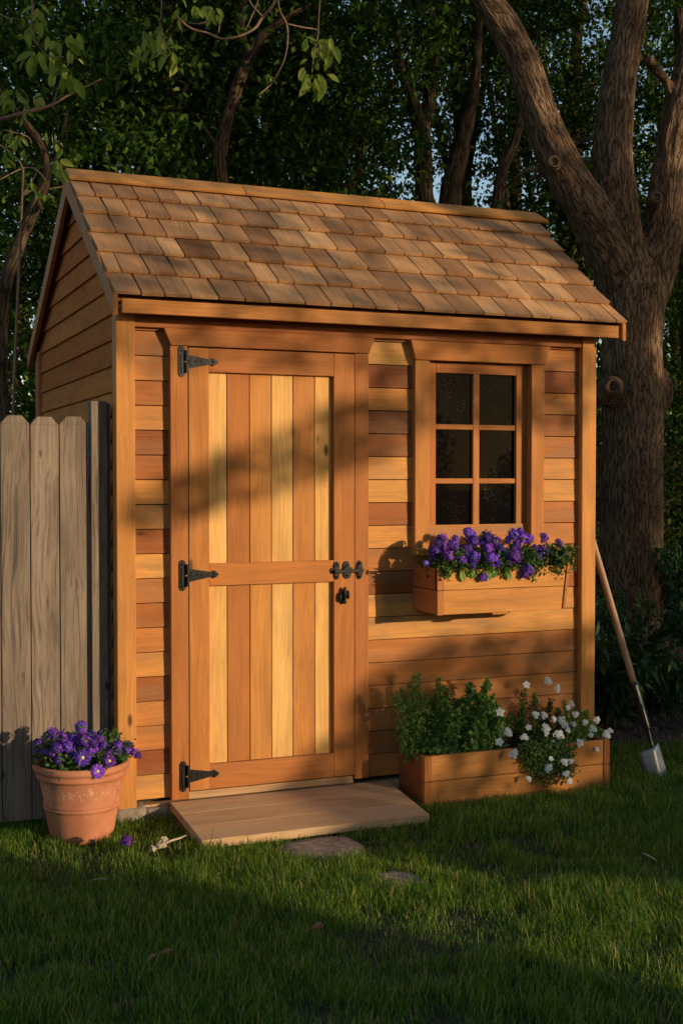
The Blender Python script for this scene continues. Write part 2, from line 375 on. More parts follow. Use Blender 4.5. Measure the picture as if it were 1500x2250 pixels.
# ------------------------------------------------------------------ ground
def gh(x, y):
    n = noise.noise
    h = .018 * n(Vector((x * .8, y * .8, 1))) + .010 * n(Vector((x * 2.7, y * 2.7, 5)))
    near = max(0, min(1, (-.15 - y) / .6))
    if x > 2.4: near = max(near, min(1, (x - 2.4) / .6))
    return h * near
def ground_sheet():
    g = [-120, -60, -30, -18, -12, -9, -7] + list(np.arange(-6, 8.01, .1)) + [9, 11, 14, 20, 30, 60, 120]
    X = np.array(g); n = len(g)
    V = [(x, y - 1, gh(x, y - 1) - .012) for y in X for x in X]
    F = []; 
    for j in range(n - 1):
        for i in range(n - 1): a = j * n + i; F += [a, a + 1, a + n + 1, a + n]
    m, N, L, b = new_mat('lawn_soil')
    tc = N.new('ShaderNodeTexCoord'); n1 = tex(N, L, 'ShaderNodeTexNoise', tc.outputs['Object'], Scale=30.0, Detail=6.0)
    r = ramp(N, [(.35, (.012, .016, .005)), (.6, (.030, .038, .010)), (.75, (.05, .04, .02))]); L.new(n1.outputs['Fac'], r.inputs[0]); L.new(r.outputs[0], b.inputs['Base Color'])
    b.inputs['Roughness'].default_value = 1; bump(N, L, n1.outputs['Fac'], b, .8, .02)
    o = link('lawn', np_mesh('lawn', V, F, [4] * ((n - 1) ** 2), m, smooth=True)); tag(o, kind='structure')
ground_sheet()

# garden bed of dark leaf litter beyond the lawn edge
def bed():
    rng = random.Random(4); V = []; F = []; S = []
    xs = np.arange(2.3, 14, .12); ys = np.arange(.32, 9, .12)
    for y in ys:
        for x in xs:
            V.append((x, y + .06 * math.sin(x * 3) + (.05 * noise.noise(Vector((x * 4, 0, 0)))), .004 + gh(x, y) + .018 * noise.noise(Vector((x * 6, y * 6, 2)))))
    n = len(xs)
    for j in range(len(ys) - 1):
        for i in range(n - 1): a = j * n + i; F += [a, a + 1, a + n + 1, a + n]; S.append(4)
    m = simple('mulch', (.010, .007, .004), 1, 0, 45, (.045, .028, .016), 1.0)
    tag(link('garden_bed', np_mesh('garden_bed', V, F, S, m, smooth=True)), kind='structure')
    r = np.random.default_rng(8); k = 5000
    P = np.stack([r.uniform(2.35, 5.2, k), r.uniform(.36, 3.2, k), r.uniform(.012, .03, k)], 1)
    v, f, s = leaf_quads(P, .06, .18, r, 0, .8)
    lm = leaf_mat('litter', [(0, (.03, .018, .01)), (.7, (.08, .05, .03)), (1, (.16, .11, .07))], .1)
    tag(link('leaf_litter', np_mesh('leaf_litter', v, f, s, lm)), 'brown twigs and dead leaves littering the dark bed behind the shovel', 'leaf litter', kind='stuff')
bed()

# ------------------------------------------------------------------ the shed
shed = empty('garden_shed', (0, 0, 0), 'small cedar garden shed with shingled gable roof, plank door and six pane window', 'shed')
Z0, EXP = .081, .0992
SY = .035            # siding plane
def course_z(k): return Z0 + k * EXP
def siding(name, rows, tones_fn, seed):
    mb = MB(seed)
    for (x0, x1, k0, k1, tones) in rows:
        for k in range(k0, k1):
            t = tones[k - k0] if k - k0 < len(tones) else .45
            z0 = course_z(k); z1 = z0 + EXP - .0012
            # bevelled clapboard: thick proud bottom edge, thin top
            pts = []
            for i in range(8):
                x = x1 if i & 1 else x0; top = (i >> 1) & 1; back = (i >> 2) & 1
                z = (min(z1, 1.985) if top else z0 + .0020); y = SY + .02 if back else (SY - .001 if top else SY - .0045)
                pts.append((x, y, z))
            mb.hexa(pts, x1 - x0, EXP, .02, t)
    return mb.build(name, cedar_w, shed, .0012)
# tones listed from the lowest course up
T_left = [.70, .27, .47, .52, .30, .62, .55, .38, .46, .70, .30, .60, .64, .36, .24, .58, .38, .52, .36, .3]
T_mid = [.32, .22, .36, .40, .32, .42, .64, .24, .50, .68, .32, .76, .70, .32, .17, .62, .22, .80, .42, .3]
T_unused = [.35, .22, .36, .42, .38, .36, .66, .74]
T_right = [.44, .52, .46, .48, .44, .68, .62, .42, .30, .58, .24, .52, .32, .3]
siding('front_wall', [(.075, .222, 0, 20, T_left)], None, 10)
siding('front_wall', [(1.082, 2.162, 0, 7, [.50, .34, .50, .56, .46, .50, .72]),
                      (1.082, 1.312, 7, 20, [.74, .24, .48, .66, .30, .74, .70, .32, .17, .62, .22, .80, .40]),
                      (1.955, 2.162, 7, 20, [.60, .30, .46, .52, .42, .68, .62, .42, .30, .58, .24, .52, .30]),
                      (1.312, 1.955, 7, 11, [.66, .4, .5, .5])], None, 11)
mb = MB(1)   # near-black backing, its colour stands for the shade in the siding seams
mb.box(.05, .29, .057, .075, .07, 2.0, 'z', .2); mb.box(1.05, 1.375, .057, .075, .07, 2.0, 'z', .2); mb.box(1.9, 2.2, .057, .075, .07, 2.0, 'z', .2)
mb.box(1.375, 1.9, .057, .075, .07, 1.10, 'x', .2)
mb.build('wall_sheathing', darkin, shed, 0)
# side and back walls
def gable_side(name, x, sgn, seed):
    mb = MB(seed); D = 1.95; k = 0; z = .06
    while z < 2.70:
        z1 = z + .104
        def yr(zz):           # wall span under the roof at height zz
            f = 0.02 if zz < 2.06 else .02 + (zz - 2.06) / .755; b = D - .02 if zz < 2.06 else D - .02 - (zz - 2.06) / .63
            return f, b
        f0, b0 = yr(z); f1, b1 = yr(min(z1, 2.70))
        if b1 <= f1: break
        pts = []
        for i in range(8):
            y = ((b1 if (i >> 1) & 1 else b0) if i & 1 else (f1 if (i >> 1) & 1 else f0)); top = (i >> 1) & 1; back = (i >> 2) & 1
            pts.append((x + (sgn * (-.02) if back else (0 if top else sgn * .011)), y, (z1 + .003) if top else z + .002))
        mb.hexa(pts, D, .105, .02, mb.rng.choice([.42, .60, .72, .50, .85, .30])); z = z1
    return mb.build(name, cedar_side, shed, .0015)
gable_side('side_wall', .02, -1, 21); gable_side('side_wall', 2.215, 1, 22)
mb = MB(5)
for k in range(19): mb.box(.03, 2.2, 1.93, 1.95, .06 + k * .105, .06 + k * .105 + .103, 'x', mb.rng.uniform(.3, .6))
mb.build('back_wall', cedar, shed)
# corner posts
for (x0, x1, y0, y1) in ((0, .076, 0, .072), (2.161, 2.236, 0, .072), (-.004, .06, 1.86, 1.965), (2.175, 2.239, 1.86, 1.965)):
    mb = MB(int(x0 * 100 + y0 * 1000) + 7); mb.box(x0, x1, y0, y1, .058, 2.05, 'z', .62 if y0 < 1 else .4); mb.build('corner_post', cedar, shed, .003)
# frieze under the eave and headers
mb = MB(31); mb.box(.076, 2.161, .006, .034, 1.978, 2.08, 'x', .30); mb.build('frieze_board', cedar, shed)
def header(xa, xb, xc, xd, z0, z1, tone, seed):    # top a..b, bottom c..d
    mb = MB(seed); pts = []
    for i in range(8):
        r = i & 1; top = (i >> 1) & 1; back = (i >> 2) & 1
        pts.append(((xb if top else xd) if r else (xa if top else xc), .03 if back else -.006, z1 if top else z0))
    mb.hexa(pts, xb - xa, z1 - z0, .03, tone); return mb.build('header_board', cedar, shed)
header(.192, 1.112, .222, 1.087, 1.909, 1.977, .40, 33); header(1.284, 1.985, 1.306, 1.960, 1.892, 1.975, .46, 34)
for (x0, x1, z0, z1, t) in ((.219, .291, .075, 1.9075, .40), (1.022, 1.086, .088, 1.9075, .38), (1.307, 1.378, 1.04, 1.890, .56), (1.891, 1.958, 1.04, 1.890, .50)):
    mb = MB(int(x0 * 1000)); mb.box(x0, x1, 0, .056, z0, z1, 'z', t)
    mb.build('door_casing' if x0 < 1.2 else 'window_casing', cedar, shed)
mb = MB(8); mb.box(.293, 1.020, .012, .10, .070, .100, 'x', .35); mb.build('threshold', deck_m, shed)
mb = MB(9); mb.box(.08, 2.15, .03, .12, .0, .06, 'x', .3); mb.build('floor_skid', deck_m, shed)
# rough concrete footing lumps under the left front corner
bm = bmesh.new()
for (x, w, h) in ((.05, .09, .062), (.16, .07, .052)):
    g = bmesh.ops.create_cube(bm, size=1)['verts']; bmesh.ops.scale(bm, vec=(w * 1.4, .12, h + .05), verts=g); bmesh.ops.translate(bm, vec=(x, .055, (h - .05) / 2 + .0), verts=g)
bmesh.ops.subdivide_edges(bm, edges=bm.edges, cuts=4, use_grid_fill=True)
for v in bm.verts: v.co += Vector((1, 1, .4)) * .012 * noise.noise(v.co * 18)
bm_obj('footing', bm, foot_m, shed, True)

# roof
RX0, RX1, RX1T = -.022, 2.335, 2.425
EY, EZ, RYY, RZ = -.085, 2.075, .87, 2.752
def roof():
    ro = None
    sl = Vector((0, RYY - EY, RZ - EZ)); SL = sl.length; sl.normalize(); nr = Vector((0, -sl.z, sl.y))
    mb = MB(40)
    M = Matrix.Translation(Vector((RX0 + .012, EY + .02, EZ + .012))) @ Matrix((Vector((1, 0, 0)).to_tuple() + (0,), (0, sl.y, -sl.z, 0), (0, sl.z, sl.y, 0), (0, 0, 0, 1)))
    mb.board(M @ Matrix.Translation((0, 0, -.030)), RX1 - RX0 - .03, SL - .03, .014, .3)
    # rear slope
    BY, BZ = 2.03, 2.035; bs = Vector((0, BY - RYY, BZ - RZ)); BL = bs.length; bs.normalize()
    MBk = Matrix.Translation(Vector((RX0 + .012, RYY, RZ - .02))) @ Matrix(((1, 0, 0, 0), (0, bs.y, -bs.z, 0), (0, bs.z, bs.y, 0), (0, 0, 0, 1)))
    mb.board(MBk, RX1 - RX0 - .03, BL, .014, .3)
    ro = mb.build('roof', cedar, shed)
    sh = MB(41); rg = sh.rng
    n = 6; vis = (SL - .055) / n
    for c in range(n + 1):
        x = RX0 - rg.uniform(0, .004) - (.0 if c % 2 == 0 else 0)
        s0 = c * vis; first = True
        while True:
            frac = min(s0 / SL, 1); xr = RX1 + (RX1T - RX1) * frac
            w = rg.uniform(.095, .155) if rg.random() > .15 else rg.uniform(.07, .10)
            if c % 2 and first: w *= .75
            first = False
            last = x + w > xr - .04
            if last: w = xr - x + rg.uniform(-.004, .004)
            Lh = min(vis * 1.5, SL - s0 - .005) if c < n else .06
            off = rg.uniform(-.002, .002); th = rg.uniform(.009, .014)
            tone = min(1, max(0, rg.gauss(.45, .15)))
            # wedge: butt thick, head thin; skew left edge slightly
            P0 = Vector((0, EY, EZ)) + sl * (s0 + off); 
            sk = rg.uniform(-.003, .003) + (RX1T - RX1) * (Lh / SL) * ((x - RX0) / (RX1 - RX0))
            pts = []
            for i in range(8):
                head = i & 1; right = (i >> 1) & 1; topf = (i >> 2) & 1
                p = P0 + sl * (Lh if head else 0) + Vector((x + (w - .0055 if right else 0) + (sk if head else 0), 0, 0))
                h = (.0005 if head else .0165)
                p = p + nr * ((h + (.003 if head else th)) if topf else h * (1 if head else .9)) + Vector((0, 0, 0))
                pts.append(p + Vector((0, 0, rg.uniform(-.0007, .0007))))
            # head tucks under next course
            sh.hexa(pts, Lh, w, th, tone)
            x += w
            if last: break
    # rear shingle skin in courses
    bn = Vector((0, -bs.z, bs.y))
    for c in range(8):
        x = RX0; v2 = BL / 8
        while x < RX1 - .02:
            w = min(rg.uniform(.09, .15), RX1 - x)
            P0 = Vector((x, BY, BZ)) - bs * (c * v2); pts = []
            for i in range(8):
                head = i & 1; right = (i >> 1) & 1; topf = (i >> 2) & 1
                p = P0 - bs * ((v2 * 1.2 if c < 7 else v2) if head else 0) + Vector((w - .002 if right else 0, 0, 0)) + bn * (((.004 if head else .028) if topf else (.001 if head else .012)))
                pts.append(p)
            sh.hexa(pts, v2, w, .014, min(1, max(0, rg.gauss(.5, .2)))); x += w
    s_o = sh.build('shingles', shingle_m, ro, .0006)
    # ridge caps: front and rear faces, three lengths with slightly open joints
    rc = MB(42); segs = [(RX0 - .012, .80), (.80, 1.52), (1.52, RX1T + .01)]
    for k, (a, b_) in enumerate(segs):
        for d, t in ((sl, .68), (-bs, .5)):
            nn = nr if d is sl else bn; pts = []
            dz = .025
            for i in range(8):
                r = i & 1; low = (i >> 1) & 1; topf = (i >> 2) & 1
                p = Vector((0, RYY, RZ + .012)) + nn * (dz if topf else dz - .016) - (d * (.094 if low else -.004))
                p.x = (b_ - .002 + (.03 if (k == 2 and low) else 0)) if r else a
                pts.append(p)
            rc.hexa(pts, b_ - a, .095, .016, t)
    rc.build('ridge_cap', shingle_m if False else cedar_w, ro, .003)
    # fascia
    fm = MB(43); fm.box(RX0 + .026, RX1 - .045, EY - .012, EY + .012, EZ - .058, EZ - .003, 'x', .56); fm.build('fascia', cedar, ro, .002)
    fm = MB(44); fm.box(RX0 + .026, RX1 - .03, BY - .02, BY + .002, BZ - .05, BZ - .004, 'x', .4); fm.build('fascia', cedar, ro)
    # soffit boards closing the eaves
    fm = MB(45); fm.box(RX0 + .03, RX1 - .05, EY + .013, .033, EZ - .030, EZ - .018, 'x', .25); fm.build('soffit', cedar, ro)
    # rakes: boards following both slopes at both ends
    def rake(x0, x1, skew, seed, tone):
        for (A, Bp, hgt) in ((Vector((0, EY - .022, EZ + .004)), Vector((0, RYY, RZ + .006)), .075), (Vector((0, BY + .01, BZ + .004)), Vector((0, RYY, RZ + .006)), .075)):
            m_ = MB(seed); pts = []
            for i in range(8):
                top = i & 1; up = (i >> 1) & 1; inn = (i >> 2) & 1
                p = Vector(Bp if top else A); p.x = (x1 if inn else x0) + (skew if top else 0)
                if not up: p.z -= hgt if not top else hgt * 1.25
                pts.append(p)
            m_.hexa(pts, (Bp - A).length, hgt, abs(x1 - x0), tone); m_.build('rake_board', cedar, ro, .002); seed += 1
    rake(RX0 - .012, RX0 + .008, 0, 50, .42)
    rake(RX1 - .032, RX1 - .012, RX1T - RX1, 60, .50)
    # lookout strip under the left rake
    fm = MB(46)
    return ro
roof()

# window
win = None
def window():
    fr = MB(70); y0, y1 = .040, .066
    fr.box(1.3785, 1.427, y0, y1, 1.08, 1.8895, 'z', .46); fr.box(1.835, 1.8905, y0, y1, 1.08, 1.8895, 'z', .42)
    fr.box(1.4272, 1.8348, y0, y1, 1.842, 1.8895, 'x', .40); fr.box(1.4272, 1.8348, y0, y1, 1.08, 1.140, 'x', .60)
    w = fr.build('window', cedar, shed)
    mu = MB(71); mu.box(1.616, 1.647, y0 + .004, y1, 1.1402, 1.8418, 'z', .46)
    for z in (1.605, 1.365):
        mu.box(1.4272, 1.6158, y0 + .006, y1, z - .0115, z + .0115, 'x', .48); mu.box(1.6472, 1.8348, y0 + .006, y1, z - .0115, z + .0115, 'x', .44)
    mu.build('muntin', cedar, w)
    jb = MB(72); jb.box(1.8895, 1.8902, .001, .04, 1.09, 1.889, 'z', .3)
    pm = bmesh.new(); g = bmesh.ops.create_cube(pm, size=1)['verts']; bmesh.ops.scale(pm, vec=(.43, .004, .74), verts=g); bmesh.ops.translate(pm, vec=(1.631, .0625, 1.492), verts=g)
    bm_obj('pane', pm, pane_m, w)
    sl = MB(73); sl.box(1.33, 1.93, -.004, .038, 1.058, 1.0785, 'x', .62); sl.build('sill', cedar, w)
window()

# door
def door():
    d = MB(80); 
    d.box(.294, .3785, -.002, .028, .107, 1.9035, 'z', .50); d.box(.9255, 1.0190, -.002, .028, .107, 1.9035, 'z', .46)
    dr = d.build('door', cedar, shed)
    for z0, z1, t in ((1.807, 1.9035, .42), (.939, 1.030, .50), (.107, .208, .44)):
        r_ = MB(int(z0 * 100)); r_.box(.3787, .9253, -.001, .028, z0, z1, 'x', t); r_.build('rail', cedar, dr)
    xs = [.3787, .460, .558, .653, .748, .846, .9253]
    for (z0, z1) in ((.206, .941), (1.028, 1.809)):
        p = MB(int(z0 * 77) + 3)
        for k, t in enumerate([.88, .46, .62, .90, .56, .84]):
            p.box(xs[k] + .0015, xs[k + 1] - .0015, .020, .034, z0, z1, 'z', t)
        p.box(.379, .925, .0345, .04, z0, z1, 'z', .1)
        p.build('panel', cedar, dr, .0022)
    # three strap hinges
    for zc, m in ((1.846, iron_grey), (.985, iron), (.169, iron)):
        bm = bmesh.new(); x0, x1 = .2515, .279
        c = (x0 + x1) / 2; h = .062
        prism(bm, [(x0, zc - h + .012), (c - .006, zc - h), (c + .006, zc - h), (x1, zc - h + .012), (x1, zc + h - .012), (c + .006, zc + h), (c - .006, zc + h), (x0, zc + h - .012)], -.0045, .0005)
        prism(bm, ell((x0 + x1) / 2, zc - .006, .0065, .038, 16), -.008, -.004)
        prism(bm, [(.292, zc - .027), (.292, zc + .027), (.380, zc + .012), (.392, zc + .009), (.392, zc - .007), (.380, zc - .010)], -.0065, -.0015)
        prism(bm, [(.392, zc - .007), (.388, zc - .012), (.396, zc - .015), (.404, zc - .011), (.418, zc + .001), (.404, zc + .013), (.396, zc + .017), (.388, zc + .014), (.392, zc + .009)], -.0085, -.0015)
        prism(bm, [(.300, zc - .018), (.300, zc + .018), (.372, zc + .007), (.372, zc - .005)], -.0085, -.006)
        for k in range(2):
            g = bmesh.ops.create_cone(bm, cap_ends=True, segments=14, radius1=.0068, radius2=.0068, depth=.042)['verts']
            bmesh.ops.translate(bm, vec=(.2845, -.010, zc - .024 + .048 * k), verts=g)
        for (rx, rz) in ((c, zc + h - .018), (c, zc - h + .018), (.325, zc + .001), (.345, zc), (.399, zc + .001)):
            g = bmesh.ops.create_uvsphere(bm, u_segments=10, v_segments=6, radius=.0042)['verts']
            bmesh.ops.translate(bm, vec=(rx, -.0088 if rx > .29 else -.006, rz), verts=g)
        bevel(bm_obj('hinge', bm, m, dr), .0012, 2)
    # latch
    bm = bmesh.new(); z = .986
    prism(bm, ell(1.042, z, .0155, .041), -.006, .0); prism(bm, ell(1.042, z, .010, .034), -.009, -.005)
    for (cx, rz, rx, dz) in ((.936, .020, .013, .018), (.936, .018, .012, -.020), (.980, .021, .016, .018), (.984, .018, .018, -.018)):
        prism(bm, ell(cx, z + dz, rx, rz, 18), -.008, -.002)
    prism(bm, [(.928, z - .03), (.946, z - .03), (.946, z + .03), (.928, z + .03)], -.007, -.002)
    prism(bm, ell(.917, z, .010, .012, 14), -.007, -.002)
    prism(bm, [(.922, z - .010), (1.054, z - .008), (1.058, z), (1.054, z + .006), (.922, z + .004)], -.022, -.010)
    prism(bm, [(.968, z - .010), (.996, z - .010), (1.006, z + .012), (.975, z + .016), (.962, z + .006)], -.016, -.006)
    for (rx, rz) in ((.936, .024), (.98, .022), (1.042, .028), (1.042, -.028), (.98, -.022), (.936, -.026)):
        g = bmesh.ops.create_uvsphere(bm, u_segments=10, v_segments=6, radius=.0045)['verts']; bmesh.ops.translate(bm, vec=(rx, -.010, z + rz), verts=g)
    bevel(bm_obj('latch', bm, iron, dr), .0015, 2)
    bm = bmesh.new(); z = .884; x = .968
    for (dx, dz, rx, rz, dy) in ((0, .006, .010, .028, .016), (-.019, -.012, .008, .021, .010), (.016, -.002, .008, .019, .012), (0, -.030, .010, .011, .012)):
        g = bmesh.ops.create_uvsphere(bm, u_segments=16, v_segments=10, radius=1)['verts']
        bmesh.ops.scale(bm, vec=(rx, .009, rz), verts=g); bmesh.ops.translate(bm, vec=(x + dx, -.002 - dy, z + dz), verts=g)
    prism(bm, ell(x, z - .004, .012, .026), -.008, -.0015)
    bm_obj('door_handle', bm, iron, dr, True)
door()

# ------------------------------------------------------------------ ramp, stones
rp = empty('entry_ramp', (.68, -.25, 0), 'low weathered plank ramp lying on the grass in front of the shed door', 'ramp')
def ramp_boards():
    mb = MB(90); ys = [-.002, -.15, -.30, -.455]
    def X(y, side): return (.212 + .0 * y) if side == 0 else 1.150 + .05 * (y + .455)
    def Z(y): return .070 + y * .075
    for k in range(3):
        a, b_ = ys[k] - .0012, ys[k + 1] + .0012; pts = []
        for i in range(8):
            r = i & 1; fr = (i >> 1) & 1; bot = (i >> 2) & 1; y = b_ if fr else a
            pts.append((X(y, r), y, Z(y) - (.032 if bot else 0)))
        mb.hexa(pts, .94, .15, .03, [.52, .42, .58][k])
    mb.build('deck', deck_m, rp, .001)
    mb = MB(91)
    mb.box(.225, .255, -.44, -.01, -.02, .006, 'y', .3); mb.box(1.08, 1.11, -.44, -.01, -.02, .006, 'y', .3); mb.box(.255, 1.08, -.40, -.375, -.02, .006, 'x', .5)
    mb.build('runner', deck_m, rp)
ramp_boards()
def stone(name, x, y, rx, ry, seed, label):
    bm = bmesh.new(); n = 30; rg = random.Random(seed); rings = []
    for (f, z) in ((1.0, -.03), (1.0, -.004), (.93, .002), (.6, .004), (.25, .003)):
        rings.append([bm.verts.new((x + rx * f * math.cos(a) / (abs(math.cos(a)) ** 3.5 + abs(math.sin(a)) ** 3.5) ** (1 / 3.5) * .94 * (1 + .10 * noise.noise(Vector((math.cos(a) * 1.5 + seed, math.sin(a) * 1.5, 0)))), y + ry * f * math.sin(a) / (abs(math.cos(a)) ** 3.5 + abs(math.sin(a)) ** 3.5) ** (1 / 3.5) * .94 * (1 + .10 * noise.noise(Vector((math.cos(a) * 1.5, math.sin(a) * 1.5, seed)))), z + .004 * noise.noise(Vector((math.cos(a) * f * 3, math.sin(a) * f * 3, seed))))) for a in [2 * math.pi * k / n for k in range(n)]])
    for r0, r1 in zip(rings, rings[1:]):
        for k in range(n): bm.faces.new((r0[k], r0[(k + 1) % n], r1[(k + 1) % n], r1[k]))
    bm.faces.new(rings[-1]); tag(bm_obj(name, bm, stone_m, None, True), label, 'stone', 'stepping stones in the lawn')
stone('stepping_stone', .638, -.585, .165, .125, 3, 'larger flat grey stepping stone just in front of the ramp')
stone('stepping_stone', .74, -1.03, .085, .09, 9, 'small stepping stone nearly overgrown by grass, farther from the shed')

# ------------------------------------------------------------------ fence
def fence(label, boards, mat, y0, zbot, rails, name='picket', seed=100, posts=(), xr=None):
    xs = [b[0] for b in boards]; f = empty('picket_fence', (sum(xs) / len(xs), y0, 0), label, 'fence')
    for k, (a, b_, zt, tone) in enumerate(boards):
        mb = MB(seed + k); w = b_ - a; c = w * .24; ch = .032
        yy = y0 + mb.rng.uniform(-.002, .002); th = .019
        mb.box(a + .002, b_ - .002, yy, yy + th, zbot, zt - ch, 'z', tone)
        o_ = mb.rng.uniform(0, 50); base = len(mb.v)
        # dog-ear top shares the board's grain
        gz = mb.g[base - 8]
        pts = []
        for i in range(8):
            top = i & 1; r = (i >> 1) & 1; bk = (i >> 2) & 1
            x = (b_ - .002 - (c if top else 0)) if r else (a + .002 + (c if top else 0)); pts.append((x, yy + th if bk else yy, zt if top else zt - ch))
        mb.hexa(pts, ch, w, th, tone)
        off = mb.g[0]
        for i in range(8):
            top = i & 1; r = (i >> 1) & 1; bk = (i >> 2) & 1
            mb.g[base + i] = (off[0] + (zt - ch - zbot) + ch * top, off[1] + (w - .004) * r + (c * (-1 if r else 1) if top else 0), off[2] + th * bk)
        mb.t[base:base + 8] = [mb.t[0]] * 8
        mb.build(name, mat, f, .0015)
    for (z0, z1) in rails:
        mb = MB(seed + 50); mb.box(xr[0], xr[1], y0 + .022, y0 + .058, z0, z1, 'x', .4); mb.build('rail', mat, f)
    for (a, b_, ya, yb, zt, tone) in posts:
        mb = MB(seed + 60); mb.box(a, b_, ya, yb, -.05, zt, 'z', tone); mb.build('post', mat, f, .003)
    return f
FY = .10
pk = [(-.092 - .1135 * (k + 1), -.092 - .1135 * k, 1.622 - (k % 2) * .003, [.62, .72, .58, .66][k % 4]) for k in range(8)]
fence('weathered grey dog-ear picket fence joining the left side of the shed', pk, fence_m, FY, .03, ((.28, .37), (1.30, 1.39)), xr=(-1.05, -.10),
      posts=((-.084, -.020, FY - .025, FY + .04, 1.684, .60), (-.014, -.0015, FY - .0, FY + .06, 1.678, .30)))
bds = [(5.5 + k * .145, 5.5 + k * .145 + .139, 1.78 - (k % 3) * .006, .3 + .2 * (k % 3)) for k in range(34)]
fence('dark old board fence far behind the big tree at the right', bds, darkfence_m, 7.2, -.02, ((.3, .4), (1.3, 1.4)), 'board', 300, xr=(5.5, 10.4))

# ------------------------------------------------------------------ planters
wb = empty('window_box', (1.63, -.1, .80), 'tapered cedar flower box mounted on the wall under the window', 'planter')
def window_box():
    zb, zt, zm = .800, .998, .902
    def panel(name, quads, seed, tones):
        mb = MB(seed)
        for (pts, L, W, T), t in zip(quads, tones): mb.hexa(pts, L, W, T, t)
        return mb.build(name, cedar, wb, .002)
    def strip(A, B, C, D, nrm, th):            # A,B bottom left/right, C,D top left/right; thickness to -nrm
        pts = []
        for i in range(8):
            r = i & 1; top = (i >> 1) & 1; bk = (i >> 2) & 1
            p = Vector((D if r else C) if top else (B if r else A)); pts.append(p - Vector(nrm) * th * bk)
        return (pts, (Vector(B) - Vector(A)).length, (Vector(C) - Vector(A)).length, th)
    xl, yf = 1.312, -.200
    def xr(z): return 1.925 + (z - zb) / (zt - zb) * .022
    n = (0, -1, 0)
    panel('front_panel', [strip((xl + .030, yf, zb), (xr(zb), yf, zb), (xl + .030, yf, zm), (xr(zm), yf, zm), n, .016),
                          strip((xl + .030, yf - .001, zm + .002), (xr(zm), yf - .001, zm + .002), (xl + .030, yf - .001, zt - .004), (xr(zt), yf - .001, zt - .004), n, .016)], 120, [.60, .62])
    panel('side_panel', [strip((xl + .001, .032, zb + .006), (xl + .001, yf + .001, zb), (xl + .001, .032, zm), (xl + .001, yf + .001, zm), (-1, 0, 0), .016),
                         strip((xl - .001, .032, zm + .003), (xl - .001, yf + .001, zm + .003), (xl - .001, .032, zt + .004), (xl - .001, yf + .001, zt - .002), (-1, 0, 0), .016)], 121, [.40, .38])
    panel('side_panel', [strip((xr(zb) + .001, yf + .02, zb + .006), (xr(zb) + .001, .032, zb), (xr(zt), yf + .02, zt), (xr(zt), .032, zt), (1, 0, 0), .016)], 122, [.45])
    mb = MB(123); mb.box(xl, xl + .0285, yf - .004, yf + .018, zb - .002, zm, 'z', .50); mb.box(xl - .001, xl + .0275, yf - .005, yf + .018, zm + .002, zt, 'z', .48); mb.build('corner_trim', cedar, wb)
    panel('corner_trim', [strip((xr(zb) + .003, yf - .006, zb + .004), (xr(zb) + .017, yf - .006, zb + .004), (xr(zt) + .004, yf - .006, zt + .004), (xr(zt) + .018, yf - .006, zt + .004), n, .03)], 124, [.44])
    mb = MB(125); mb.box(xl + .01, 1.92, yf + .02, .03, zb + .002, zb + .016, 'x', .4); mb.box(1.58, 1.66, yf + .004, .0, zb - .010, zb, 'y', .5); mb.build('base', cedar, wb)
    bm = bmesh.new(); g = bmesh.ops.create_grid(bm, x_segments=40, y_segments=14, size=.5)['verts']
    for v in g: v.co = Vector((1.63 + v.co.x * .59, -.085 + v.co.y * .20, .965 + .01 * noise.noise(v.co * 20)))
    bm_obj('potting_soil', bm, soil, wb, True)
window_box()
pb = empty('planter_box', (1.7, -.1, 0), 'long low cedar planter box on the ground beside the ramp', 'planter')
def planter_box():
    x0, x1, yf, yb, zt = 1.236, 2.158, -.235, .018, .212
    mb = MB(130); mb.box(x0 + .032, x1 - .034, yf + .002, yf + .022, -.02, .103, 'x', .55); mb.box(x0 + .032, x1 - .034, yf + .001, yf + .021, .106, zt, 'x', .60); mb.build('front_panel', cedar, pb, .003)
    mb = MB(131); mb.box(x0 + .004, x0 + .022, yf + .032, yb, -.02, zt - .002, 'y', .26); mb.build('side_panel', cedar, pb)
    mb = MB(132); mb.box(x1 - .022, x1 - .004, yf + .032, yb, -.02, zt - .002, 'y', .34); mb.build('side_panel', cedar, pb)
    for a, t in ((x0, .40), (x1 - .0325, .30)):
        mb = MB(133 + int(a)); mb.box(a, a + .0315, yf - .002, yf + .030, -.02, .1035, 'z', t); mb.box(a, a + .0315, yf - .002, yf + .030, .1055, zt + .001, 'z', t + .04); mb.build('corner_trim', cedar, pb, .003)
    mb = MB(136); mb.box(x0 + .02, x1 - .02, yb - .016, yb, -.02, zt - .01, 'x', .3); mb.build('back_panel', cedar, pb)
    bm = bmesh.new(); g = bmesh.ops.create_grid(bm, x_segments=50, y_segments=14, size=.5)['verts']
    for v in g: v.co = Vector((1.697 + v.co.x * .87, -.107 + v.co.y * .22, .165 + .015 * noise.noise(v.co * 16)))
    bm_obj('potting_soil', bm, soil, pb, True)
planter_box()

